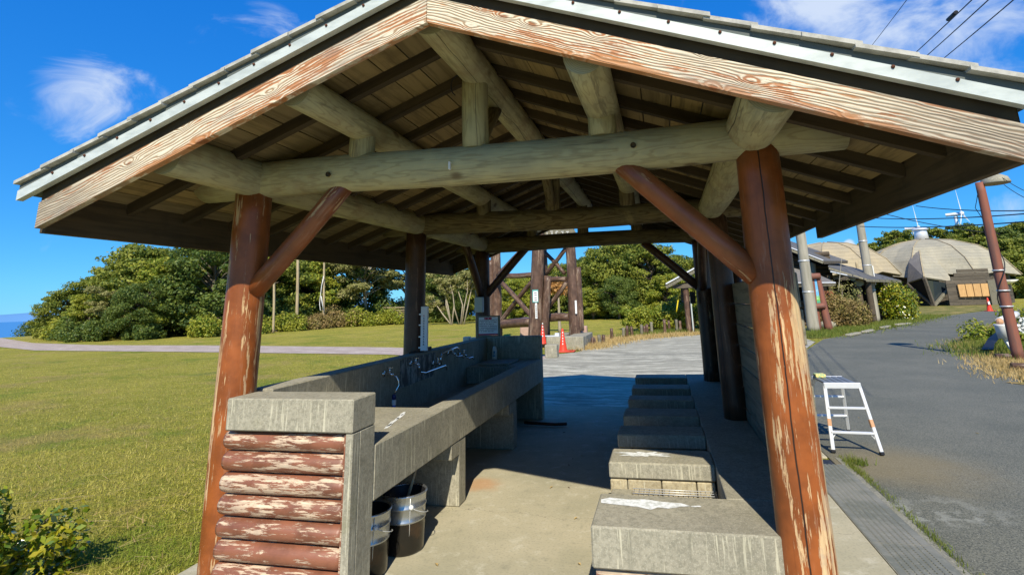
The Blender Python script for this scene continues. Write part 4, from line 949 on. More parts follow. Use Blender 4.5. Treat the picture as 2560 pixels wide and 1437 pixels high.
# stakes along the lawn edge
stk = [(1466, 868, 20), (1481, 866, 22), (1487, 864, 18), (1500, 862, 24), (1508, 860, 22), (1530, 846, 24), (1559, 842, 22), (1568, 842, 26), (1581, 841, 24), (1605, 839, 26), (1612, 836, 20), (1618, 836, 24), (1630, 835, 28), (1663, 835, 34), (1674, 829, 26), (1693, 831, 30), (1702, 830, 26), (1734, 828, 24)]
for i, (u, v, h) in enumerate(stk):
    p = gnd(u, v+1); hh = h/F*(p.y*1.02)
    o = log('wooden_stake', M['tower_wood'] if i % 3 else M['plank'], (p.x, p.y, 0), (p.x+random.uniform(-.03, .03), p.y, hh), .07, .06, None, None, 8, .0, n=3)
    tag(o, f'short weathered stake beside the forecourt, {ORD[i]} from the left in the uneven row', 'stake', 'short stakes along the dry grass strip')
p = gnd(1658, 826); o = boxes('stake_sign', M['grey_box'], [(p.x-.05, p.x+.25, p.y-.02, p.y+.02, .55, 1.0), (p.x-.03, p.x+.03, p.y-.02, p.y+.02, 0, .55)]); tag(o, 'small faded grey sign on a thin stem in front of the clipped hedge', 'sign')
# booth roof post right of the hedge
bo = empty('open_kiosk', (1.6, 26.5, 0), 'small open kiosk roof carried on round posts at the far end of the forecourt', 'kiosk')
a = at(1664, 708, 25.4); b_ = at(1722, 683, 25.4); rz_ = at(1664, 716, 25.4)
for s_, x_a, x_b in ((-1, a.x, 2.2), (1, 4.1, 2.2)):
    bm = bmesh.new(); z_a, z_b = a.z, a.z+.95
    if s_ > 0: z_a = a.z
    v = [bm.verts.new(c) for c in ((x_a, 25.2, z_a), (x_b, 25.2, z_b), (x_b, 28.6, z_b), (x_a, 28.6, z_a), (x_a, 25.2, z_a-.07), (x_b, 25.2, z_b-.07), (x_b, 28.6, z_b-.07), (x_a, 28.6, z_a-.07))]
    for f in ((0, 1, 2, 3), (7, 6, 5, 4), (0, 4, 5, 1), (1, 5, 6, 2), (2, 6, 7, 3), (3, 7, 4, 0)): bm.faces.new([v[i] for i in f])
    link('roof_slope', bm_mesh(bm), M['slate_light'], bo, (0, 0, 0))
    bar('verge_board', M['plank'], (x_a, 25.17, z_a-.19), (x_b, 25.17, z_b-.19), .04, .13, bo)
    bar('verge_trim', M['alu'], (x_a, 25.16, z_a-.04), (x_b, 25.16, z_b-.04), .03, .06, bo)
box('lintel', M['old_plank'], a.x+.3, 3.9, 25.4, 25.55, a.z-.25, a.z-.05, bo)
for x in (1.17, 3.6): log('post', M['pole'] if False else M['tower_wood'], (x, 25.6, 0), (x, 25.6, a.z), .14, .13, bo, None, 12)
for x in (1.17, 3.6): log('post', M['tower_wood'], (x, 28.2, 0), (x, 28.2, a.z), .14, .13, bo, None, 12)
o = log('yellow_rod', M['yellow'], at(1691, 780, 26.0), at(1698, 730, 26.0), .032, .032, None, None, 8, 0); tag(o, 'thin yellow rod sticking up out of the clipped hedge', 'rod')
o = log('grey_pipe', M['grey_box'], (at(1731, 800, 25.4).x, 25.3, .0), (at(1727, 745, 25.4).x, 25.3, at(1727, 742, 25.4).z), .03, .03, None, None, 8, 0); tag(o, 'thin pale pipe standing beside the kiosk post', 'pipe')

# ------------------------------------------------------------------ thin poles and rack at the lawn edge
for (u, v, vt, y, lab) in ((683, 832, 690, 32.5, 'leftmost and faintest of the three pale poles along the lawn edge'), (742, 826, 640, 35.3, 'thickest pale wooden pole in the middle of the lawn edge poles'), (808, 820, 640, 38.4, 'right pale pole at the lawn edge with a loose loop of cord')):
    b0 = gnd(u, v); t_ = at(u+4, vt-40, b0.y); o = log('lawn_pole', M['pale_wood'], (b0.x, b0.y, 0), (t_.x, b0.y, t_.z), .115 if u == 742 else .085, .10 if u == 742 else .075, None, None, 10, .02); tag(o, lab, 'pole', 'pale poles along the lawn edge')
q0 = at(808, 690, 38.3); pts = [at(u, v, 38.2) for u, v in ((809, 690), (804, 715), (801, 740), (799, 760), (801, 775), (808, 776), (806, 760), (803, 740))]
o = tube('cord_loop', M['white'], pts, .03, None, 6); tag(o, 'loose white cord hanging in a loop from the right lawn pole', 'cord')
rk = empty('bench_rack', at(985, 808, 44.5)*1, 'stack of pale horizontal rails of a timber stand at the back of the lawn', 'stand'); rk.location.z = 0
for k, v in enumerate((769, 776, 781, 786, 792)):
    a, b = at(958+k*3, v, 44.5), at(1012, v-.5, 44.5); bar('rail', M['pale_wood'], a, b, .09, .08, rk)
for u in (962, 985, 1008): q = at(u, 800, 44.6); bar('upright', M['old_plank'], (q.x, 44.6, 0), (q.x, 44.6, at(u, 768, 44.6).z), .1, .1, rk)

# ------------------------------------------------------------------ utility poles, lamp, wires
def upole(u, v, r, lab, H):
    b = gnd(u, v); root = empty('utility_pole', (b.x, b.y, 0), lab, 'utility pole', 'grey utility poles by the road')
    log('shaft', M['pole'], (b.x, b.y, 0), (b.x, b.y, H), r, r*.72, root, None, 20, .01)
    for z in (1.6, 2.9, 4.2): lathe('band', M['wire'], [(r*.93, 0), (r*.97, .01), (r*.97, .05), (r*.93, .06)], (b.x, b.y, z), root, 20, cap=False)
    return b
b1 = upole(2034, 829, .235, 'thick grey utility pole on the verge close in front of the painted panel', 8.4)
b2 = upole(2190, 804, .235, 'thick grey utility pole on the verge between the brown shrub and the green shrub', 9.0)
for (b, zs) in ((b1, (3.3, 5.)), (b2, (3.8, 5.4))):
    pass
o = boxes('pole_conduit', M['white'], [(b2.x+.24, b2.x+.29, b2.y-.04, b2.y+.02, 1.9, 2.9)]); tag(o, 'short white conduit strapped to the pole beside the green shrub', 'conduit')
la = gnd(2546, 901); lp_ = empty('street_lamp', (la.x, la.y, 0), 'rusty reddish lamp post with a round shade and a cable wound round it', 'street lamp')
log('pole', M['rustpole'], (la.x, la.y, 0), (la.x+.01, la.y, 4.02), .115, .085, lp_, None, 18, .01)
lathe('lamp_shade', M['concrete'], [(.0, .20), (.14, .19), (.25, .12), (.29, .0), (.28, -.02), (.25, -.01), (.0, .05)], (la.x+.30, la.y-.02, 3.98), lp_, 28, cap=False)
bar('bracket', M['rustpole'], (la.x, la.y, 3.98), (la.x+.3, la.y, 4.08), .06, .05, lp_)
pts = [(la.x+.125*math.cos(t*9), la.y+.125*math.sin(t*9), .6+2.4*t) for t in np.linspace(0, 1, 60)]
tube('wound_cable', M['cable'], pts, .012, lp_, 5)
for z in (1.15, 1.5, 1.95): lathe('pole_clamp', M['wire'], [(.115, 0), (.125, .0), (.125, .03), (.113, .03)], (la.x, la.y, z), lp_, 16, cap=False)
tube('drop_wire', M['cable'], [at(2445, 478, 14.2), at(2442, 500, 14.4), at(2438, 520, 14.8), at(2455, 545, 14.8), at(2470, 560, 14.5)], .008, lp_, 5)
tx = Vector((b2.x, b2.y, 8.4))
def wire(lab, p0, p1, sag, r=.02, grp='overhead wires in the upper right sky'):
    p0, p1 = Vector(p0), Vector(p1); pts = [p0.lerp(p1, t)-Vector((0, 0, sag*4*t*(1-t))) for t in np.linspace(0, 1, 14)]
    o = tube('overhead_wire', M['cable'], pts, r, None, 5, caps=False); tag(o, lab, 'wire', grp)
for (u0, v0, u1, v1, y0, y1, lab) in ((2262, 0, 2175, 115, 9, 14, 'leftmost and faintest overhead wire above the roof edge'), (2422, 0, 2285, 130, 8, 12, 'second overhead wire from the left in the upper right sky'), (2463, 0, 2310, 140, 8, 12, 'third overhead wire from the left in the upper right sky'), (2525, 0, 2350, 148, 8, 12, 'rightmost overhead wire in the upper right sky')):
    a, b = at(u0, v0, y0), at(u1, v1, y1); d = b-a; wire(lab, a-d*.9, b+d*1.2, .05, .006 if u0 < 2300 else .009)
q = at(2388, 44, 9.1); q2 = at(2373, 57, 9.4); o = log('wire_sleeve', M['cable'], at(2390, 31, 8.95), at(2370, 50, 9.4), .03, .03, None, None, 8, 0); tag(o, 'thick dark sleeve on the second overhead wire', 'cable sleeve')
for (u0, v0, u1, v1, y0, y1, lab) in ((2150, 566, 2640, 548, 29, 16, 'lowest dark cable running right from the roof eave past the lamp post'), (2180, 545, 2640, 528, 29, 17, 'cable just above the lowest one right of the roof eave'), (2205, 533, 2500, 585, 29, 26, 'thin cable sloping down right toward the rear turbine'), (2290, 515, 2640, 524, 29, 18, 'upper level cable crossing the front turbine blades'), (2500, 440, 2640, 498, 14, 13, 'short thin cable right of the lamp head'), (2510, 462, 2640, 515, 14, 13, 'short lower cable right of the lamp head')):
    wire(lab, at(u0, v0, y0), at(u1, v1, y1), 0.12, .019 if y0 > 20 else .007, 'cables strung beside the lamp post')

# white tub on a post etc. by the lamp
tb_ = empty('tub_stand', (8.05, 15.4, 0), 'white tub fixed on a slanting white post beside the rusty lamp post', 'stand')
q = at(2508, 828, 15.3); lathe('tub', M['white'], [(.13, -.16), (.15, .12), (.17, .16), (.15, .17), (.13, .14), (.0, .12)], q, tb_, 20)
bar('post', M['white'], at(2534, 876, 15.2), at(2508, 836, 15.4), .13, .06, tb_)
bar('back_board', M['white'], at(2528, 852, 15.5), at(2512, 800, 15.7), .20, .05, tb_)
bm = bmesh.new(); bmesh.ops.create_uvsphere(bm, u_segments=10, v_segments=7, radius=.08); link('cap', bm_mesh(bm), M['orange'], tb_, at(2499, 804, 15.3))
log('top_roll', M['white'], at(2500, 803, 15.4), at(2540, 785, 16.2), .09, .08, tb_, None, 12, 0)
pts = [at(2453, 873, 15.2), at(2471, 845, 15.7), at(2485, 834, 16.), at(2497, 826, 16.1)]; pt2 = [at(2484, 873, 14.9), at(2487, 858, 15.2), at(2494, 850, 15.4), at(2500, 842, 15.4)]
v = [tuple(p) for p in pts]+[tuple(p) for p in pt2]; v += [(x, y+.04, z-.03) for x, y, z in v]
fc = []
for k in range(3): fc += [(k, k+1, k+5, k+4), (k+8, k+12, k+13, k+9)]
fc += [(0, 4, 12, 8), (3, 11, 15, 7)]
for k in range(3): fc += [(k, k+8, k+9, k+1), (k+4, k+5, k+13, k+12)]
bm = bmesh.new(); bm.from_mesh(mesh([Vector(c)-pts[0] for c in v], fc)); o = link('rubber_flap', bm_mesh(bm), M['black'], None, pts[0], smooth=False); tag(o, 'black curved rubber flap leaning over the road edge near the white tub', 'flap')
for i, (u, v_, l_, lab) in enumerate(((2490, 900, .8, 'dark log lying across the dry grass at the road edge'), (2530, 925, .9, 'short cut log end in the dry grass nearest the lamp post'))):
    p = gnd(u, v_); o = log('fallen_log', M['tower_wood'], (p.x, p.y, .07), (p.x+l_, p.y-.1, .08), .07, .06, None, None, 10); tag(o, lab, 'log')

# ------------------------------------------------------------------ painted panel on log frame
pa = empty('painted_panel', at(2050, 822, 24.9)*1, 'colourful landscape panel framed by two leaning logs behind the first utility pole', 'panel'); pa.location.z = 0
log('frame_post', M['rustpole'], (at(2072, 822, 25).x, 25, 0), (at(2042, 690, 25).x, 25, at(2042, 690, 25).z), .17, .13, pa, None, 14)
log('frame_post', M['rustpole'], (at(2046, 822, 25).x, 25, 0), (at(2024, 690, 25).x, 25, at(2024, 690, 25).z), .13, .12, pa, None, 14)
log('cross_log', M['rustpole'], at(2012, 692, 24.85), at(2050, 690, 24.85), .13, .12, pa, M['log_end'], 14)
log('cross_log', M['rustpole'], at(2030, 766, 24.85), at(2062, 764, 24.85), .12, .12, pa, M['log_end'], 14)
c4 = [at(2025, 698, 24.9), at(2043, 697, 24.9), at(2056, 762, 24.9), at(2038, 764, 24.9)]; o0 = at(2038, 764, 24.9)
bm = bmesh.new(); v = [bm.verts.new(p-o0) for p in c4]+[bm.verts.new(p-o0+Vector((0, .05, 0))) for p in c4]
for f in ((3, 2, 1, 0), (4, 5, 6, 7), (0, 1, 5, 4), (1, 2, 6, 5), (2, 3, 7, 6), (3, 0, 4, 7)): bm.faces.new([v[i] for i in f])
link('picture', bm_mesh(bm), M['mural'], pa, o0)

# ------------------------------------------------------------------ log cabins
def slab(name, m, P, t, parent):
    """P: four world corners of a roof plane; t: thickness downward"""
    o0 = Vector(P[0]); bm = bmesh.new(); v = [bm.verts.new(Vector(p)-o0) for p in P]+[bm.verts.new(Vector(p)-o0-Vector((0, 0, t))) for p in P]
    for f in ((0, 1, 2, 3), (7, 6, 5, 4), (0, 4, 5, 1), (1, 5, 6, 2), (2, 6, 7, 3), (3, 7, 4, 0)): bm.faces.new([v[i] for i in f])
    return link(name, bm_mesh(bm), m, parent, o0)
def logwall(parent, x0, x1, y, z0, z1, m, r=.12, depth=None):
    z = z0+r; k = 0
    while z < z1:
        log('wall_log', m, (x0, y, z), (x1, y, z), r, r, parent, None, 8, .004, n=3); z += 2*r*.93; k += 1
cb = empty('log_cabin', (6.5, 31, 0), 'dark log cabin with stepped grey slate roofs behind the painted panel', 'cabin')
# upper storey wall and roof
ul, ur = at(1940, 700, 31), at(2082, 700, 31)
logwall(cb, ul.x-2, at(2082, 700, 31).x, 31, 1.9, 3.75, M['log_wall'], .12)
slab('roof_slope', M['slate'], [at(1900, 590, 29.6), at(2060, 652, 29.6), at(2120, 652, 32.5), at(1960, 597, 34)], .06, cb)
bar('verge_board', M['plank'], at(1900, 596, 29.55), at(2058, 657, 29.55), .05, .12, cb); bar('verge_trim', M['alu'], at(1900, 589, 29.53), at(2058, 651, 29.53), .05, .05, cb)
bar('eave_board', M['old_plank'], at(2060, 657, 29.6), at(2118, 655, 32.4), .05, .14, cb)
slab('upper_ceiling', M['darkvoid'], [at(1920, 615, 30.2), at(2056, 664, 30.2), at(2090, 664, 32), at(1960, 618, 33)], .04, cb)
log('corner_post', M['pole'], (at(2035, 700, 30.8).x, 30.8, at(2035, 690, 30.8).z), (at(2032, 648, 30.8).x, 30.8, at(2032, 648, 30.8).z), .14, .13, cb, None, 10)
# lean-to roof in front
slab('roof_slope', M['slate_light'], [at(1930, 706, 27.4), at(2090, 706, 27.4), at(2050, 688, 29.2), at(1930, 655, 30.5)], .06, cb)
for dv, m in ((4, M['alu']), (9, M['old_plank']), (15, M['plank'])): bar('eave_board', m, at(1935, 703+dv, 27.4-.02), at(2089, 704+dv*.6, 27.4-.02), .06, .05, cb)
logwall(cb, ul.x-2, at(2078, 790, 29.3).x, 29.3, 0, 1.15, M['log_wall'], .11)
box('dark_window', M['darkvoid'], at(1990, 740, 29.4).x, at(2075, 740, 29.4).x, 29.45, 29.6, 1.1, 2.3, cb, 0)
for u in (1996, 2040, 2078): q = at(u, 740, 29.3); box('mullion', M['log_wall'], q.x-.07, q.x+.07, 29.25, 29.42, 0, 2.4, cb)
# long lower roof to the right
slab('roof_slope', M['slate'], [at(2070, 665, 29.5), at(2160, 697, 29.8), at(2250, 700, 34), at(2080, 654, 33)], .06, cb)
slab('roof_slope', M['slate'], [at(2075, 679, 28.9), at(2118, 688, 28.9), at(2170, 698, 30.3), at(2076, 668, 30)], .05, cb)
bar('eave_board', M['plank'], at(2072, 671, 29.45), at(2166, 699, 29.75), .05, .10, cb); bar('verge_trim', M['alu'], at(2076, 679, 28.85), at(2118, 688, 28.85), .04, .05, cb)
bar('eave_board', M['plank'], at(2166, 701, 29.8), at(2252, 704, 34), .06, .14, cb)
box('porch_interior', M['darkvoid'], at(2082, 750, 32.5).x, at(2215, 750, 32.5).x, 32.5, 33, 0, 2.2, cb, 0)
logwall(cb, at(2072, 790, 31.9).x, at(2110, 790, 31.9).x, 31.9, 0, 2.2, M['log_wall'], .12)
box('reddish_panel', M['brown_board'], at(2062, 750, 28.9).x, at(2090, 750, 28.9).x, 28.9, 29, .35, 1.65, cb, 0)
for u in (2150, 2176): q = at(u, 750, 30.6); log('porch_post', M['log_wall'], (q.x, 30.6, 0), (q.x, 30.6, 2.2), .16, .15, cb, None, 12)
log('beam_end', M['log_wall'], at(2148, 706, 30.4), at(2170, 699, 33), .20, .18, cb, M['log_end'], 14)
log('beam_end', M['log_wall'], at(2133, 697, 29.9), at(2170, 695, 33), .12, .12, cb, M['log_end'], 12)
q = at(2120, 790, 28.); o = log('thin_mast', M['pole'], at(2096, 728, 28.3), at(2104, 645, 28.3), .02, .012, None, None, 6, 0); tag(o, 'thin pale mast rising from the brown shrub in front of the cabin', 'mast')
# stacked stones at the cabin foot
for i, (u, v_) in enumerate(((2076, 800), (2084, 806), (2072, 812), (2210, 785), (2216, 790), (2168, 795))):
    p = gnd(u, v_+6); bm = bmesh.new(); bmesh.ops.create_icosphere(bm, subdivisions=2, radius=.28)
    for vv in bm.verts: vv.co = Vector((vv.co.x*1.5, vv.co.y, vv.co.z*.7))*(1+.12*math.sin(vv.co.x*9+i)*math.cos(vv.co.y*7))
    o = link('garden_stone', bm_mesh(bm), M['concrete'], None, (p.x, p.y, .12)); tag(o, 'rough pale stone at the foot of the cabin shrubs', 'stone', 'rough stones at the cabin foot')

# ------------------------------------------------------------------ domed buildings
def dome(c, R, ztop, zeave, m, name, label, a0, nseg=10, drum=True, wide=0.):
    """polygonal shingled shell of many flat facets over a low plank wall"""
    root = empty(name, (c[0], c[1], 0), label, 'building'); C = Vector((c[0], c[1], 0))
    prof = ((.08, 1.), (.34, .925), (.62, .74), (.84, .43), (1.0, .0))
    def rad(a): return R*(1+wide*max(0, math.cos(a+.30)))
    for k in range(nseg):
        a, b = a0+2*PI*k/nseg, a0+2*PI*(k+1)/nseg; bm = bmesh.new(); vs = []
        for (r, h) in prof:
            z = zeave+(ztop-zeave)*h
            for ang, fo, dz in ((a, 1.0, 0), ((a+b)/2, .90 if r > .5 else .96, .35 if r > .9 else 0), (b, 1.0, 0)):
                vs.append(bm.verts.new((C.x+rad(ang)*r*fo*math.cos(ang), C.y+rad(ang)*r*fo*math.sin(ang), z+dz)))
        for i in range(len(prof)-1):
            for j in range(2): bm.faces.new((vs[i*3+j], vs[(i+1)*3+j], vs[(i+1)*3+j+1], vs[i*3+j+1]))
        bmesh.ops.translate(bm, verts=bm.verts[:], vec=-C); me = bpy.data.meshes.new('m')
        bmesh.ops.solidify(bm, geom=bm.faces[:], thickness=.12); bm.to_mesh(me); bm.free()
        link('roof_panel', me, m, root, C)
    for k in range(nseg):
        a = a0+2*PI*k/nseg; pts = [C+Vector((rad(a)*r*1.008*math.cos(a), rad(a)*r*1.008*math.sin(a), zeave+(ztop-zeave)*h+.03)) for r, h in prof]
        tube('ridge_strip', M['shingle_tan'], pts, .05, root, 5)
    if drum:
        lathe('vent_drum', M['alu'], [(.70, 0), (.62, .8), (.58, 1.15)], (C.x, C.y, ztop-.1), root, 20); lathe('vent_cap', M['alu'], [(.0, .30), (.55, .22), (.80, .05), (.80, .0), (.0, .0)], (C.x, C.y, ztop+1.08), root, 20, cap=False)
    for k in range(nseg*2):
        a, b = a0+PI*k/nseg, a0+PI*(k+1)/nseg
        if math.sin((a+b)/2) > .35: continue
        p0, p1 = C+Vector((rad(a)*.84*math.cos(a), rad(a)*.84*math.sin(a), 0)), C+Vector((rad(b)*.84*math.cos(b), rad(b)*.84*math.sin(b), 0)); d = p1-p0
        for j in range(9):
            bm = bmesh.new(); bm_box(bm, 0, d.length, -.05, .05, 0, (zeave+.5)/9-.03, 0)
            link('wall_plank', bm_mesh(bm), M['old_plank'], root, (p0.x, p0.y, j*(zeave+.5)/9), (0, 0, math.atan2(d.y, d.x)))
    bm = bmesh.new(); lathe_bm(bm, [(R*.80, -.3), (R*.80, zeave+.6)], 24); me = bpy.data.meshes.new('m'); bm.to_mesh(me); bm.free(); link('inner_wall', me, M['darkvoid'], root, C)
    return root
D1 = (29.1, 67.2); d1 = dome(D1, 7.5, 7.0, 2.7, M['shingle'], 'domed_hall', 'large beige shingled dome hall with a metal vent drum at the end of the road', math.radians(236), 9, True, .06)
# prow: two rows of roof facets meeting on a ridge that juts out, and the V shaped glazed entrance under it
ridge = [at(2296, 604, 66.0), at(2298, 622, 63.4), at(2302, 650, 60.6), at(2310, 692, 57.6)]
lval = [at(2293, 604, 66.0), at(2284, 622, 63.9), at(2272, 655, 61.6), at(2268, 706, 59.8)]
rval = [at(2299, 604, 66.0), at(2318, 622, 63.7), at(2346, 655, 61.0), at(2384, 704, 58.9)]
def strip(name, m, A, B):
    o0 = A[-1]; v = []; fc = []
    for p, q in zip(A, B): v += [p-o0, q-o0, p-o0-Vector((0, -.1, .12)), q-o0-Vector((0, -.1, .12))]
    for i in range(len(A)-1):
        a_, b_ = i*4, i*4+4; fc += [(a_, b_, b_+1, a_+1), (a_+2, a_+3, b_+3, b_+2), (a_, a_+2, b_+2, b_), (a_+1, b_+1, b_+3, a_+3)]
    e = (len(A)-1)*4; fc += [(0, 1, 3, 2), (e, e+2, e+3, e+1)]
    bm = bmesh.new(); bm.from_mesh(mesh(v, fc)); return link(name, bm_mesh(bm), m, d1, o0)
strip('prow_roof', M['slate_light'], lval, ridge); strip('prow_roof', M['shingle'], ridge, rval)  # left facet takes a darker roof colour to paint its shaded side
tube('ridge_strip', M['shingle_tan'], ridge, .07, d1, 5)
ap, tip, lft, rgt = ridge[0], ridge[-1], lval[-1], rval[-1]; foot = at(2335, 765, 58.0); foot.z = .02
for (a, b) in ((lft, foot), (rgt, foot), (tip, foot)): bar('prow_strut', M['old_plank'] if a is not rgt else M['plank'], a-Vector((0, 0, .1)), b, .30, .22, d1)
me = mesh([Vector(p)-foot for p in (tip-Vector((0, -.25, .25)), lft-Vector((0, -.2, .2)), foot+Vector((0, .2, 0)))], [(0, 1, 2)]); link('prow_recess_shade', me, M['darkvoid'], d1, foot)  # near-black sheet paints the shade of the recess under the prow
me = mesh([Vector(p)-foot for p in (tip-Vector((0, -.25, .25)), foot+Vector((0, .2, 0)), rgt-Vector((0, -.2, .2)))], [(0, 1, 2)]); link('glazed_front', me, M['glass'], d1, foot)
# boarded windows on the right
wl, wr = at(2393, 711, 57.6), at(2470, 708, 57.4); bl, br = at(2400, 742, 57.6), at(2475, 740, 57.4)
for k in range(4):
    t0, t1 = k/4+.012, (k+1)/4-.012; P = [wl.lerp(wr, t0), wl.lerp(wr, t1), bl.lerp(br, t1), bl.lerp(br, t0)]; o0 = P[3]
    bm = bmesh.new(); v = [bm.verts.new(p-o0) for p in P]+[bm.verts.new(p-o0+Vector((0, .15, 0))) for p in P]
    for f in ((3, 2, 1, 0), (4, 5, 6, 7), (0, 1, 5, 4), (1, 2, 6, 5), (2, 3, 7, 6), (3, 0, 4, 7)): bm.faces.new([v[i] for i in f])
    link('boarded_window', bm_mesh(bm), M['plywood'], d1, o0)
# flat plank front wall behind the boarded windows
pl_, pr_ = at(2368, 725, 57.9), at(2482, 725, 57.7)
for j in range(10):
    z = .02+j*.33
    if z > 3.3: break
    bm = bmesh.new(); d = Vector((pr_.x-pl_.x, pr_.y-pl_.y, 0)); xs0 = 0 if z < 2.1 else d.length*.25*(z-1.8); bm_box(bm, xs0, d.length-.04, 0, .12, 0, .31, 0); link('front_plank', bm_mesh(bm), M['old_plank'], d1, (pl_.x, pl_.y, z), (0, 0, math.atan2(d.y, d.x)))
bar('leaning_buttress', M['plank'], at(2498, 765, 57.), at(2484, 700, 57.5), .95, .25, d1)
D2 = (17.6, 62); dome(D2, 6.6, 6.75, 3.0, M['shingle_tan'], 'domed_building', 'second tan dome half hidden behind the slate cabin roofs', math.radians(250), 10, False)
q = at(2141, 655, 55); o = log('stove_pipe', M['pale_wood'], (q.x, 55, 2.5), (q.x, 55, q.z), .12, .12, None, None, 10, 0); tag(o, 'short pale flue pipe in front of the tan dome', 'flue')
q = at(2518, 708, 60); o = lathe('satellite_dish', M['white'], [(.0, .0), (.5, .12), (.9, .40), (.86, .42), (.48, .17), (.0, .06)], (q.x, 60, q.z-.1), None, 20, cap=False); tag(o, 'white curved canopy lamp right of the dome hall', 'canopy')

# ------------------------------------------------------------------ wind turbines
def turbine(u, v, y, L, angs, label, yaw):
    h = at(u, v, y); gz = height(h.x, h.y); root = empty('wind_turbine', (h.x, h.y, gz), label, 'wind turbine', 'wind turbines beyond the hill')
    log('tower', M['turbine'], (h.x, h.y, gz), (h.x, h.y, h.z-.5), 2.0*L/22, 1.35*L/22, root, None, 16, 0)
    log('nacelle', M['turbine'], (h.x-5*L/18, h.y+2, h.z), (h.x+3.5*L/18, h.y-3, h.z), 1.1*L/18, 1.3*L/18, root, None, 12, 0)
    hub = Vector((h.x+2*L/18, h.y-4, h.z))
    bm = bmesh.new(); bmesh.ops.create_uvsphere(bm, u_segments=12, v_segments=8, radius=1.4*L/18); link('hub', bm_mesh(bm), M['turbine'], root, hub)
    for a in angs:
        d = Vector((math.sin(a)*math.cos(yaw), math.sin(a)*math.sin(yaw), math.cos(a))); s_ = Vector((math.cos(a)*math.cos(yaw), math.cos(a)*math.sin(yaw), -math.sin(a)))
        bm = bmesh.new(); n_ = Vector((-math.sin(yaw), math.cos(yaw), 0)); R_ = []
        for t, w_ in ((0, .35), (.12, .95), (.25, 1.05), (.6, .6), (1, .16)):
            c_ = d*L*t; R_.append([bm.verts.new(c_+s_*w_*sx*L/18+n_*w_*.25*sy*L/18) for sx, sy in ((-1, 0), (0, 1), (1.2, 0), (0, -1))])
        for i in range(4):
            for k in range(4): bm.faces.new((R_[i][k], R_[i][(k+1) % 4], R_[i+1][(k+1) % 4], R_[i+1][k]))
        bm.faces.new(R_[0][::-1]); bm.faces.new(R_[-1]); link('blade', bm_mesh(bm), M['turbine'], root, hub)
turbine(2388, 536, 400, 17, (-.25, -.25+2*PI/3, -.25+4*PI/3), 'white wind turbine standing free in the sky right of the dome vent', .9)
turbine(2283, 571, 480, 19, (-.25, -.25+2*PI/3, -.25+4*PI/3), 'white wind turbine mostly hidden behind the dome vent drum', .9)

# ------------------------------------------------------------------ vegetation
def leaf_mesh(clumps, n, size, seed=0, shell=.55, up=.35, aspect=.55, drop=None):
    """clumps: (x,y,z,rx,ry,rz) ; n leaves in all, spread by clump surface"""
    rg = np.random.default_rng(seed); C = np.array(clumps, float); wts = (C[:, 3]*C[:, 4]+C[:, 3]*C[:, 5]*2); wts /= wts.sum()
    idx = rg.choice(len(C), n, p=wts); d = rg.normal(size=(n, 3)); d /= np.linalg.norm(d, axis=1)[:, None]
    rad = shell+(1-shell)*rg.random(n)**.6; rad *= 1+.12*rg.normal(size=n)
    c = C[idx, :3]+d*C[idx, 3:6]*rad[:, None]
    nr = d*.7+rg.normal(size=(n, 3))*.55+np.array([0, 0, up]); nr /= np.linalg.norm(nr, axis=1)[:, None]
    t = np.cross(nr, rg.normal(size=(n, 3))); t /= np.linalg.norm(t, axis=1)[:, None]+1e-9; b = np.cross(nr, t)
    s = size*(.55+.9*rg.random(n))[:, None]
    V = np.stack([c+t*s, c+b*s*aspect, c-t*s, c-b*s*aspect], 1).reshape(-1, 3)
    if drop is not None: V[:, 2] = np.maximum(V[:, 2], drop)
    return quad_mesh(V, n)
def quad_mesh(V, n):
    me = bpy.data.meshes.new('leaves'); me.vertices.add(4*n); me.vertices.foreach_set('co', V.astype(np.float32).ravel())
    me.loops.add(4*n); me.loops.foreach_set('vertex_index', np.arange(4*n, dtype=np.int32)); me.polygons.add(n)
    me.polygons.foreach_set('loop_start', np.arange(0, 4*n, 4, dtype=np.int32)); me.update(calc_edges=True); return me
def blade_mesh(P, h, wd, lean, seed=0):
    rg = np.random.default_rng(seed); n = len(P); a = rg.random(n)*2*PI; hh = h*(.5+rg.random(n)); ln = lean*rg.random(n); a2 = rg.random(n)*2*PI
    w_ = wd*(.6+.8*rg.random(n)); dx, dy = np.cos(a)*w_, np.sin(a)*w_
    V = np.zeros((n, 3, 3)); V[:, 0] = P+np.stack([dx, dy, 0*dx], 1); V[:, 1] = P-np.stack([dx, dy, 0*dx], 1)
    V[:, 2] = P+np.stack([np.cos(a2)*ln*hh, np.sin(a2)*ln*hh, hh*np.sqrt(np.maximum(.08, 1-np.minimum(ln, .95)**2))], 1)
    me = bpy.data.meshes.new('blades'); me.vertices.add(3*n); me.vertices.foreach_set('co', V.astype(np.float32).ravel())
    me.loops.add(3*n); me.loops.foreach_set('vertex_index', np.arange(3*n, dtype=np.int32)); me.polygons.add(n)
    me.polygons.foreach_set('loop_start', np.arange(0, 3*n, 3, dtype=np.int32)); me.update(calc_edges=True); return me

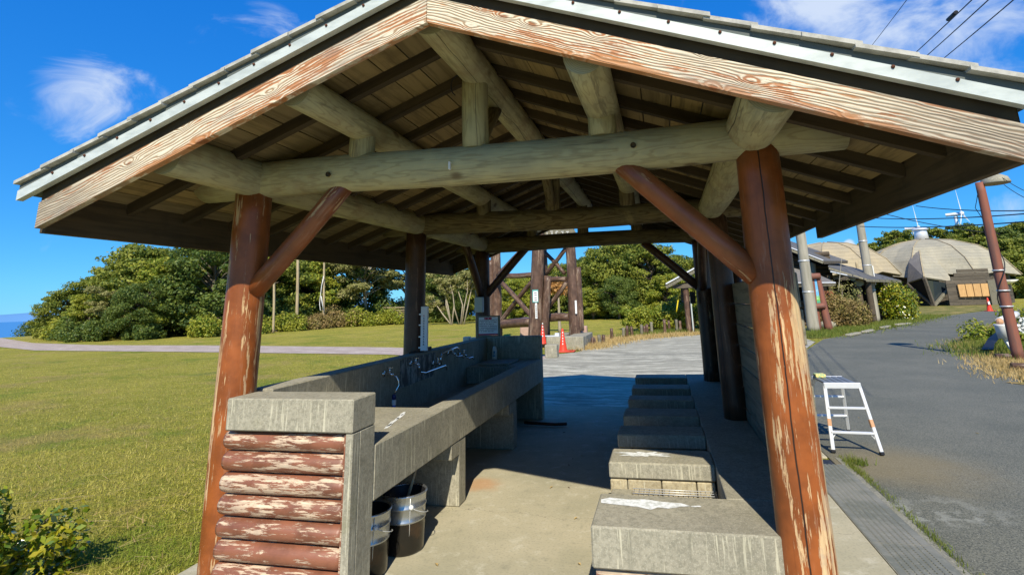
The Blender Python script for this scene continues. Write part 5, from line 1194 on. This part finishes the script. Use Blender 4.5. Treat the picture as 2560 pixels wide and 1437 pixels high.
def make_tree(name, label, H, W, leafm, barkm, nleaf, size, seed, style='pine', group=None, cat='tree'):
    rg = random.Random(seed); root = empty(name, (0, 0, 0), label, cat, group); KIDS[root.name] = []
    lean = Vector((rg.uniform(-.06, .06)*H, rg.uniform(-.04, .04)*H, 0)); bm = bmesh.new(); tr = max(.08, H*.028)
    top = Vector((lean.x, lean.y, H*.82)); tube_bm(bm, [Vector((0, 0, -.3)), lean*.3+Vector((0, 0, H*.3)), lean*.7+Vector((0, 0, H*.6)), top], [tr*1.2, tr*.85, tr*.55, tr*.2], 8)
    t_ = link('trunk', bm_mesh(bm), barkm, root); KIDS[root.name].append(t_)
    cl = []; bm = bmesh.new()
    nb = {'pine': 46, 'round': 40, 'sparse': 26}[style]
    for k in range(nb):
        z = H*(.16+.80*(k/(nb-1))**.9) if style != 'sparse' else H*rg.uniform(.40, .95)
        env = math.sqrt(max(.06, 1-((z/H-.42)/.62)**2)) if style != 'sparse' else .9
        a = k*2.4+rg.uniform(-.5, .5); r = W/2*env*rg.uniform(.45, .92)
        e = Vector((math.cos(a)*r, math.sin(a)*r, z)); s0 = lean*(z/H)*.8+Vector((0, 0, z*.72))
        rr_ = W*rg.uniform(.085, .15)*(1 if style != 'sparse' else .8); fz = {'pine': .42, 'round': .62, 'sparse': .5}[style]
        cl.append((e.x, e.y, e.z, rr_*1.15, rr_*1.15, rr_*fz))
        for q in range(2): cl.append((e.x+rg.uniform(-1, 1)*rr_, e.y+rg.uniform(-1, 1)*rr_, e.z+rg.uniform(-.5, .6)*rr_, rr_*.6, rr_*.6, rr_*.6*fz))
        mid = s0.lerp(e, .5)+Vector((0, 0, .04*H)); tube_bm(bm, [s0, mid, e], [tr*.34, tr*.22, tr*.07], 5)
    b_ = link('branches', bm_mesh(bm), barkm, root); KIDS[root.name].append(b_)
    c_ = link('crown', leaf_mesh(cl, nleaf, size, seed), leafm, root); KIDS[root.name].append(c_)
    return root
def place(o, x, y, z=None, s=1, rz=0, label=None, sz=None):
    o.location = (x, y, height(x, y) if z is None else z); o.scale = (s, s, sz or s); o.rotation_euler = (0, 0, rz)
    if label: o['label'] = label
G1 = 'evergreen trees round the lawn'
L_P = 'bushy evergreen tree in the belt behind the lawn and poles'
protoA = make_tree('evergreen_tree', L_P, 6.4, 7.4, M['leaf_pine'], M['bark'], 26000, .105, 1, 'pine', G1)
protoB = make_tree('evergreen_tree', L_P, 6.8, 7.2, M['leaf_dark'], M['bark'], 24000, .105, 2, 'round', G1)
protoC = make_tree('evergreen_tree', L_P, 6.0, 6.6, M['leaf_bright'], M['bark'], 22000, .105, 3, 'pine', G1)
protoD = make_tree('evergreen_tree', L_P, 6.2, 6.6, M['leaf_olive'], M['bark_pale'], 15000, .10, 4, 'sparse', G1)
LF = 'spreading evergreen in the big clump left of the shelter'
spots = [('A', -42.2, 31.0, .52, .3, 'leftmost low spreading tree hanging over the slope at the left edge of the clump'), ('A', -39.6, 32.6, .80, 1.4, 'rounded tree, second from the left in the big left clump'), ('A', -36.2, 31.5, .98, 2.9, 'tall spreading crown forming the top of the big left clump'), ('C', -33.0, 30.2, .85, 4.1, 'bright green spreading tree in front of the tallest crown of the left clump'), ('B', -30.4, 31.6, .95, 5.0, 'dark tree of the left clump just left of the front left post'), ('B', -34.6, 37.5, 1.10, .9, 'dark tree standing behind the tallest crown of the left clump'), ('A', -32.2, 37.4, 1.12, 2.2, 'spreading tree behind the front left post'), ('D', -35.0, 28.4, .55, 3.2, 'small twiggy greyish tree in front of the left clump'),
         ('C', -38.3, 29.6, .50, 5.2, 'small bright tree at the foot of the left clump'), ('B', -32.2, 28.0, .50, 1.1, 'small dark round tree at the foot of the left clump'),
         ('A', -33.5, 43.0, 1.12, 3.3, 'wide evergreen seen between the front left post and the thick lawn pole'), ('C', -30.0, 42.0, 1.0, 1.2, 'bright evergreen behind the thick lawn pole'), ('B', -28.4, 45.2, 1.15, 4.4, 'dark evergreen behind the lawn pole with the cord'), ('D', -25.6, 43.6, 1.05, .5, 'sparse olive tree with pale twigs left of the middle post'), ('D', -23.2, 46.5, 1.10, 2.5, 'sparse olive tree with pale twigs just behind the rail stand'), ('A', -21.0, 50, 1.0, 1.9, 'evergreen standing far back behind the timber rail stand'),
         ('B', -17.5, 52, .78, 3.9, 'low dark tree beyond the bare-stemmed tree'), ('C', -14.5, 54, .72, .4, 'low bright tree seen through the left side of the tower'), ('C', -11.6, 52, .68, 5.4, 'low bright tree seen through the middle of the tower'), ('A', -9.0, 50.5, .78, 2.4, 'evergreen seen between the two halves of the tower'), ('B', -6.4, 49.5, .78, 1.7, 'dark tree seen through the right half of the tower'),
         ('A', -3.9, 46.6, .96, .2, 'tall layered pine right of the timber tower'), ('A', -.8, 46.0, .92, 3.6, 'tall layered pine in the middle of the group behind the hedge'), ('B', -2.4, 50.4, 1.0, 5.0, 'dark tree between the two tall layered pines'), ('B', 2.0, 48.5, .74, 2.0, 'dark tree behind the kiosk roof'), ('A', 4.6, 46.0, .72, 4.7, 'layered pine right behind the kiosk roof'), ('C', .6, 43.2, .55, 4.0, 'low bright tree between hedge and pines'),
         ('B', 8.5, 52, 1.0, 1.0, 'dark tree hidden behind the far right posts'), ('B', 14, 75, 1.0, 2.0, 'dark tree far behind the log cabin'), ('B', -3.2, 42.8, .48, 2.4, 'small dark tree at the foot of the tall pines'), ('C', -5.4, 44.0, .42, 1.1, 'small bright bush-like tree just right of the tower')]
first = {}
for (k, x, y, s_, rz, lab) in spots:
    pr = {'A': protoA, 'B': protoB, 'C': protoC, 'D': protoD}[k]
    o = pr if k not in first else copy_tree(pr); first[k] = 1
    place(o, x, y, None, s_, rz, lab)
# bare-trunked tree left of the notice board
bt_ = empty('multi_stem_tree', (-15.6, 39.6, 0), 'sparse tree with several bare pale stems seen left of the notice board', 'tree'); bm = bmesh.new(); cl = []
rg = random.Random(5)
for (u0, v0, u1, v1) in ((1128, 812, 1100, 700), (1128, 812, 1115, 690), (1130, 805, 1130, 680), (1148, 800, 1125, 710), (1152, 798, 1150, 690), (1155, 800, 1168, 700), (1128, 790, 1082, 745), (1160, 795, 1185, 700)):
    a, b = at(u0, v0, 39.6), at(u1, v1, 39.6+rg.uniform(-.6, .6)); a.z = 0; m1 = a.lerp(b, .4)+Vector((rg.uniform(-.25, .25), 0, 0)); m2 = a.lerp(b, .75)+Vector((rg.uniform(-.25, .25), 0, 0))
    tube_bm(bm, [a, m1, m2, b], [.06, .048, .034, .015], 6)
    for q in range(4):
        e = b+Vector((rg.uniform(-.8, .8), rg.uniform(-.5, .5), rg.uniform(-.5, .4))); tube_bm(bm, [m2, m2.lerp(e, .6), e], [.022, .014, .006], 4); cl.append((e.x, e.y, e.z, .42, .42, .26)); cl.append((e.x+.3, e.y+.2, e.z-.5, .35, .3, .2))
T0 = Vector((-15.6, 39.6, 0)); me = bm_mesh(bm); me.transform(Matrix.Translation(-T0)); link('stems', me, M['bark_pale'], bt_, T0)
me = leaf_mesh(cl, 9000, .085, 8, .2); me.transform(Matrix.Translation(-T0)); link('crown', me, M['leaf_olive'], bt_, T0)
for (x, y, s_, k) in ((-19.0, 45.5, .68, 'B'), (-12.6, 47.5, .60, 'C')):
    o = copy_tree({'B': protoB, 'C': protoC}[k]); place(o, x, y, None, s_, x, 'low dark tree just behind the bare-stemmed tree' if k == 'B' else 'low bright tree right of the bare-stemmed tree')
# orange dead foliage by the tower
q = at(1386, 716, 27); o = link('dead_branch_foliage', leaf_mesh([(0, 0, 0, .62, .4, .42), (.45, 0, -.2, .35, .3, .3), (-.35, 0, .2, .35, .3, .3)], 1500, .075, 6, .1), M['leaf_orange'], None, (q.x, 27, q.z)); tag(o, 'patch of dried orange leaves on a small tree seen through the tower', 'foliage')
ot = log('dead_tree_stem', M['bark_pale'], (q.x+.2, 27, 0), (q.x+.1, 27, q.z+.1), .09, .03, None, None, 8); tag(ot, 'thin stem carrying the dried orange leaves', 'stem')

# shrubs
def shrub(name, label, x, y, w_, d_, h, leafm, n, size, seed, cat='shrub', group=None, box_=False):
    rg = random.Random(seed); root = empty(name, (x, y, 0), label, cat, group); cl = []; bm = bmesh.new()
    m_ = max(10, int(w_*6))
    for k in range(m_):
        a = rg.random()*2*PI; r = math.sqrt(rg.random())
        cx_, cy_ = (rg.uniform(-w_/2, w_/2), rg.uniform(-d_/2, d_/2)) if box_ else (math.cos(a)*r*w_/2, math.sin(a)*r*d_/2)
        zc = h*(rg.uniform(.55, .78) if box_ else rg.uniform(.25, .8)*math.sqrt(max(.1, 1-.7*r*r))); rr_ = h*rg.uniform(.22, .34)
        cl.append((cx_, cy_, zc, rr_*1.2, rr_*1.1, rr_*.9)); cl.append((cx_, cy_, zc*.45, rr_, rr_, rr_*.8))
        tube_bm(bm, [Vector((cx_*.3, cy_*.3, -.05)), Vector((cx_*.6, cy_*.6, zc*.5)), Vector((cx_, cy_, zc+rr_*.6))], [.03*h+.01, .02*h, .004], 4)
    link('stems', bm_mesh(bm), M['bark'], root, (x, y, 0)); link('foliage', leaf_mesh(cl, n, size, seed, .5, drop=0.0), leafm, root, (x, y, 0)); return root
SHL = ['bright low shrub just left of the faint thin lawn pole', 'bright low shrub around the foot of the faint thin lawn pole', 'bright low shrub between the faint and the thick lawn pole', 'brownish low shrub at the foot of the thick lawn pole', 'brownish taller shrub at the foot of the lawn pole with the cord', 'bright shrub just right of the lawn pole with the cord', 'bright low shrub left of the timber rail stand', 'dark low shrub at the foot of the left clump near its middle', 'dark small shrub on the lawn path side of the left clump', 'bright shrub at the left foot of the big left clump', 'low olive shrub at the far left foot of the big clump', 'small dark shrub just left of the front left post', 'lowest dark shrub at the left end of the tree belt']
sh = 'low shrub in the belt along the far edge of the lawn'
GS = 'low shrubs along the lawn edge'
for i, (x, y, w_, h, mm) in enumerate(((-28.4, 29.4, 3.2, 1.5, 'leaf_bright'), (-27.4, 31.8, 3., 1.6, 'leaf_bright'), (-26.8, 34.6, 3., 1.5, 'leaf_bright'), (-26.6, 37.2, 3., 1.5, 'leaf_brown'), (-26.0, 40, 3.2, 1.9, 'leaf_brown'), (-24.2, 40.8, 2.8, 1.7, 'leaf_bright'), (-22.6, 42.6, 3.2, 1.5, 'leaf_bright'), (-37.5, 28.2, 3, 1.8, 'leaf_dark'), (-34.2, 26.9, 2.6, 1.3, 'leaf_dark'), (-40.5, 29.8, 3, 1.6, 'leaf_bright'), (-43.5, 32.0, 3.4, 1.4, 'leaf_pine'), (-31.0, 27.6, 2.2, 1.1, 'leaf_dark'), (-47.5, 35, 3.5, 1.1, 'leaf_dark'))):
    shrub('lawn_shrub', SHL[i], x, y, w_, w_*.8, h, M[mm], 5200, .075, 70+i, 'shrub', GS)
shrub('clipped_hedge', 'bright clipped hedge behind the wooden stakes left of the kiosk', -.55, 27.6, 3.3, 1.7, 1.25, M['leaf_bright'], 16000, .055, 90, 'hedge', None, True)
shrub('hedge_shrub', 'looser green shrub behind the right end of the clipped hedge', .95, 29.2, 2.2, 1.6, 1.7, M['leaf_pine'], 8000, .06, 91)
shrub('cabin_shrub', 'reddish brown twiggy shrub in front of the log cabin', at(2108, 780, 28.4).x, 28.4, 1.75, 1.6, 1.75, M['leaf_brown'], 15000, .05, 92)
shrub('cabin_shrub', 'pale green leafy tuft growing out of the brown shrub', at(2098, 760, 28.8).x, 28.9, 1.3, 1.1, 2.35, M['leaf_olive'], 3500, .06, 96)
shrub('cabin_shrub', 'round dark green glossy shrub right of the second utility pole', at(2230, 780, 33.0).x, 33.0, 1.6, 1.6, 2.45, M['leaf_gloss'], 15000, .065, 93)
shrub('roadside_shrub', 'green shrub at the right edge beside the lamp post', at(2568, 800, 18).x, 18.4, 2.2, 1.8, 1.15, M['leaf_bright'], 9000, .045, 94)
fl = [at(u, v, 17.2) for u, v in ((2538, 790), (2545, 816), (2552, 822), (2558, 812), (2548, 868), (2557, 872), (2556, 800), (2534, 786))]
o0 = fl[0]; o = link('white_flowers', leaf_mesh([(*(p-o0), .10, .1, .08) for p in fl], 260, .035, 3, .1), M['flower'], None, o0); tag(o, 'cluster of small white blossoms on the shrub by the lamp post', 'flowers', kind='stuff')
# foreground shrub lower left
fs = gnd(30, 1437); fx, fy = -3.85, 2.62
shf = shrub('foreground_shrub', 'glossy yellow-green leafed shrub in the lower left corner of the lawn', fx-.27, fy, .95, .8, .66, M['leaf_gloss'], 8500, .024, 95)
# far-off trees on the slope at the left edge and on the hill at the right
GH = 'trees on the hill behind the dome hall'
for i, (x, y, s_) in enumerate(((-66, 47, .85), (-71, 52, .9), (-63, 44, .6))):
    o = copy_tree(protoB); place(o, x, y, -4.6 + (0 if i else .2), s_, i*2., ('right one of the distant dark trees below the lawn at the far left edge', 'middle one of the distant dark trees below the lawn at the far left edge', 'small nearest one of the distant dark trees at the far left edge')[i]); o['group'] = 'distant trees at the left edge'
rg = random.Random(12)
hp = make_tree('hill_tree', 'evergreen tree of the wooded hill behind the dome hall', 8., 9.5, M['leaf_pine'], M['bark'], 9000, .26, 21, 'pine', GH)
hp2 = make_tree('hill_tree', 'evergreen tree of the wooded hill behind the dome hall', 8., 9.5, M['leaf_dark'], M['bark'], 9000, .26, 22, 'pine', GH)
cnt = 0
for row, (yy_, x0_, x1_, st_) in enumerate(((86, 34, 76, 5.2), (98, 28, 84, 5.6), (112, 24, 94, 6.), (128, 26, 104, 6.4), (146, 30, 116, 7.))):
    x = x0_
    while x < x1_:
        base_ = hp if rg.random() < .6 else hp2
        o = base_ if (base_ is hp and cnt == 0) else copy_tree(base_); cnt += 1
        place(o, x+rg.uniform(-1.5, 1.5), yy_+rg.uniform(-3, 3), None, rg.uniform(.62, .95), rg.uniform(0, 6)); x += st_
place(hp2, 44, 92, None, .8, 1.)
# dark understorey so that the wood behind reads closed
def under(name, pts, h, n, size, leafm, seed, label):
    cl = []; rg = random.Random(seed)
    for (x0_, y0_), (x1_, y1_) in zip(pts[:-1], pts[1:]):
        L = math.hypot(x1_-x0_, y1_-y0_); m_ = int(L/.9)+1
        for k in range(m_):
            t = k/m_; hh = h*rg.uniform(.6, 1.1); x, y = x0_+(x1_-x0_)*t, y0_+(y1_-y0_)*t; cl.append((x, y, height(x, y)+hh*.5, .95, .9, hh*.55))
    o = link(name, leaf_mesh(cl, n, size, seed, .45), leafm); tag(o, label, 'undergrowth', kind='stuff'); return o
under('undergrowth', [(-46, 33.5), (-38, 33.0), (-31.5, 32.5), (-28.8, 35), (-29, 41), (-24, 45.5), (-18, 50)], 2.4, 42000, .12, M['leaf_dark'], 1, 'dark tangled undergrowth beneath the trees behind the lawn')
under('undergrowth', [(-16, 51), (-9, 50.5), (-4, 48), (5, 48.5)], 2.1, 20000, .12, M['leaf_dark'], 2, 'dark undergrowth below the pines beyond the tower')
under('undergrowth', [(30, 83), (78, 83)], 4.0, 12000, .3, M['leaf_dark'], 3, 'dark undergrowth at the foot of the wooded hill')
under('weed_strip', [(-24, 42.8), (-20.5, 44.5), (-17, 47.5), (-9, 47.8), (-2.5, 44), (3, 42.5)], .62, 22000, .085, M['grass_green'], 4, 'strip of tall green weeds along the far edge of the lawn')

# grass
def scatter_lawn(n, seed):
    rg = np.random.default_rng(seed); out = []
    # density falls with distance from the camera
    r = 3.2+(26-3.2)*rg.random(n)**2.0; a = rg.uniform(math.radians(104), math.radians(172), n)
    x, y = r*np.cos(a), r*np.sin(a)
    k = (x < -3.08) & (y > 1.2)
    yp = np.interp(x, [-44, -29.4, -18.5, -8.9, -5.2, -3.25], [26.5, 20.4, 18.6, 16.8, 14.9, 13.2])
    k &= y < yp-.15
    return np.stack([x[k], y[k], np.zeros(k.sum())], 1)
P1 = scatter_lawn(250000, 1)
o = link('lawn_grass', blade_mesh(P1, .034, .0032, 1.3, 1), M['grass_blade']); tag(o, 'short yellowish green grass blades of the lawn beside the shelter', 'grass', kind='stuff')
rgn = np.random.default_rng(5); P2 = scatter_lawn(5000, 2); o = link('dry_clippings', blade_mesh(P2+np.array([0, 0, .028]), .055, .004, 8., 3), M['straw']); tag(o, 'pale dry clippings scattered over the lawn', 'clippings', kind='stuff')
def tuft_line(name, pts, n, spread, h, m_, label, seed, wd=.004, cat='weeds'):
    rg = np.random.default_rng(seed); P = []
    pts = np.array(pts, float); seg = rg.integers(0, len(pts)-1, n); t = rg.random(n); c = pts[seg]+(pts[seg+1]-pts[seg])*t[:, None]
    cl = np.sin(c[:, 0]*7+c[:, 1]*5)*.5+.5; keep = rg.random(n) < .25+.75*cl; c = c[keep]; c = c+rg.normal(size=c.shape)*spread
    o = link(name, blade_mesh(np.concatenate([c, np.full((len(c), 1), .012)], 1), h, wd, .9, seed), m_); tag(o, label, cat, kind='stuff')
tuft_line('edge_weeds', [(1.60, 6.2), (1.63, 5.6), (1.62, 4.4), (1.60, 3.0), (1.60, 1.9)], 2600, .02, .035, M['grass_green'], 'thin green weeds in the crack between drain and asphalt', 11, .0025)
tuft_line('edge_tuft', [(1.66, 6.05), (1.72, 5.9)], 500, .035, .06, M['grass_green'], 'small bright weed tuft at the near foot of the step platform', 12, .004)
tuft_line('dry_edge_tuft', [(1.64, 3.75), (1.68, 3.3)], 500, .03, .05, M['straw'], 'dry straw tuft at the drain edge near the bottom right', 13, .003)
tuft_line('dry_roadside_grass', [(6.0, 11.1), (6.7, 13.2), (7.4, 14.6), (8.1, 17.0), (9.4, 19.6)], 9000, .28, .09, M['straw'], 'dry straw and grass along the right road edge', 14, .007)
tuft_line('bank_grass', [(7.6, 14.6), (8.3, 17.0), (9.8, 18.6), (9.2, 15.2)], 9000, .45, .16, M['grass_green'], 'green grass on the bank behind the lamp post', 15, .010)
tuft_line('strip_grass', [(-2.7, 18.0), (-2.4, 18.9), (-1.1, 22.2), (1.2, 24.3)], 9000, .35, .14, M['straw'], 'dry yellow grass around the wooden stakes', 16, .010)
tuft_line('strip_green', [(-1.6, 23.8), (-.2, 25.4), (1.1, 26.2)], 5000, .35, .16, M['grass_green'], 'green grass between the stakes and the hedge', 17, .010)
rgl = random.Random(8)
for i in range(26):   # a few leaves and wood chips blown onto the paving
    x, y = (rgl.uniform(1.8, 5.5), rgl.uniform(3.4, 12)) if i % 2 else (rgl.uniform(-1.5, -.5), rgl.uniform(2.9, 7))
    a = rgl.uniform(0, 6); l_, w_ = rgl.uniform(.012, .03), rgl.uniform(.006, .012); c_, s__ = math.cos(a), math.sin(a)
    P = [(l_*c_, l_*s__, .006), (-w_*s__, w_*c_, .012), (-l_*c_, -l_*s__, .004), (w_*s__, -w_*c_, .010)]
    o = link('fallen_leaf', mesh(P, [(0, 1, 2, 3)]), M['straw'] if i % 3 else M['tower_wood'], None, (x, y, .017)); tag(o, 'tiny dry leaf lying on the grey asphalt road' if i % 2 else 'tiny dry leaf lying on the shelter floor', 'leaf', 'dry leaves on the asphalt' if i % 2 else 'dry leaves on the shelter floor')
tuft_line('verge_grass', [(5.2, 21.9), (6.8, 24.2), (9.4, 27.4), (12.2, 31.6), (16, 37.5)], 16000, .5, .13, M['grass_green'], 'green grass on the verge below the utility poles', 18, .012)
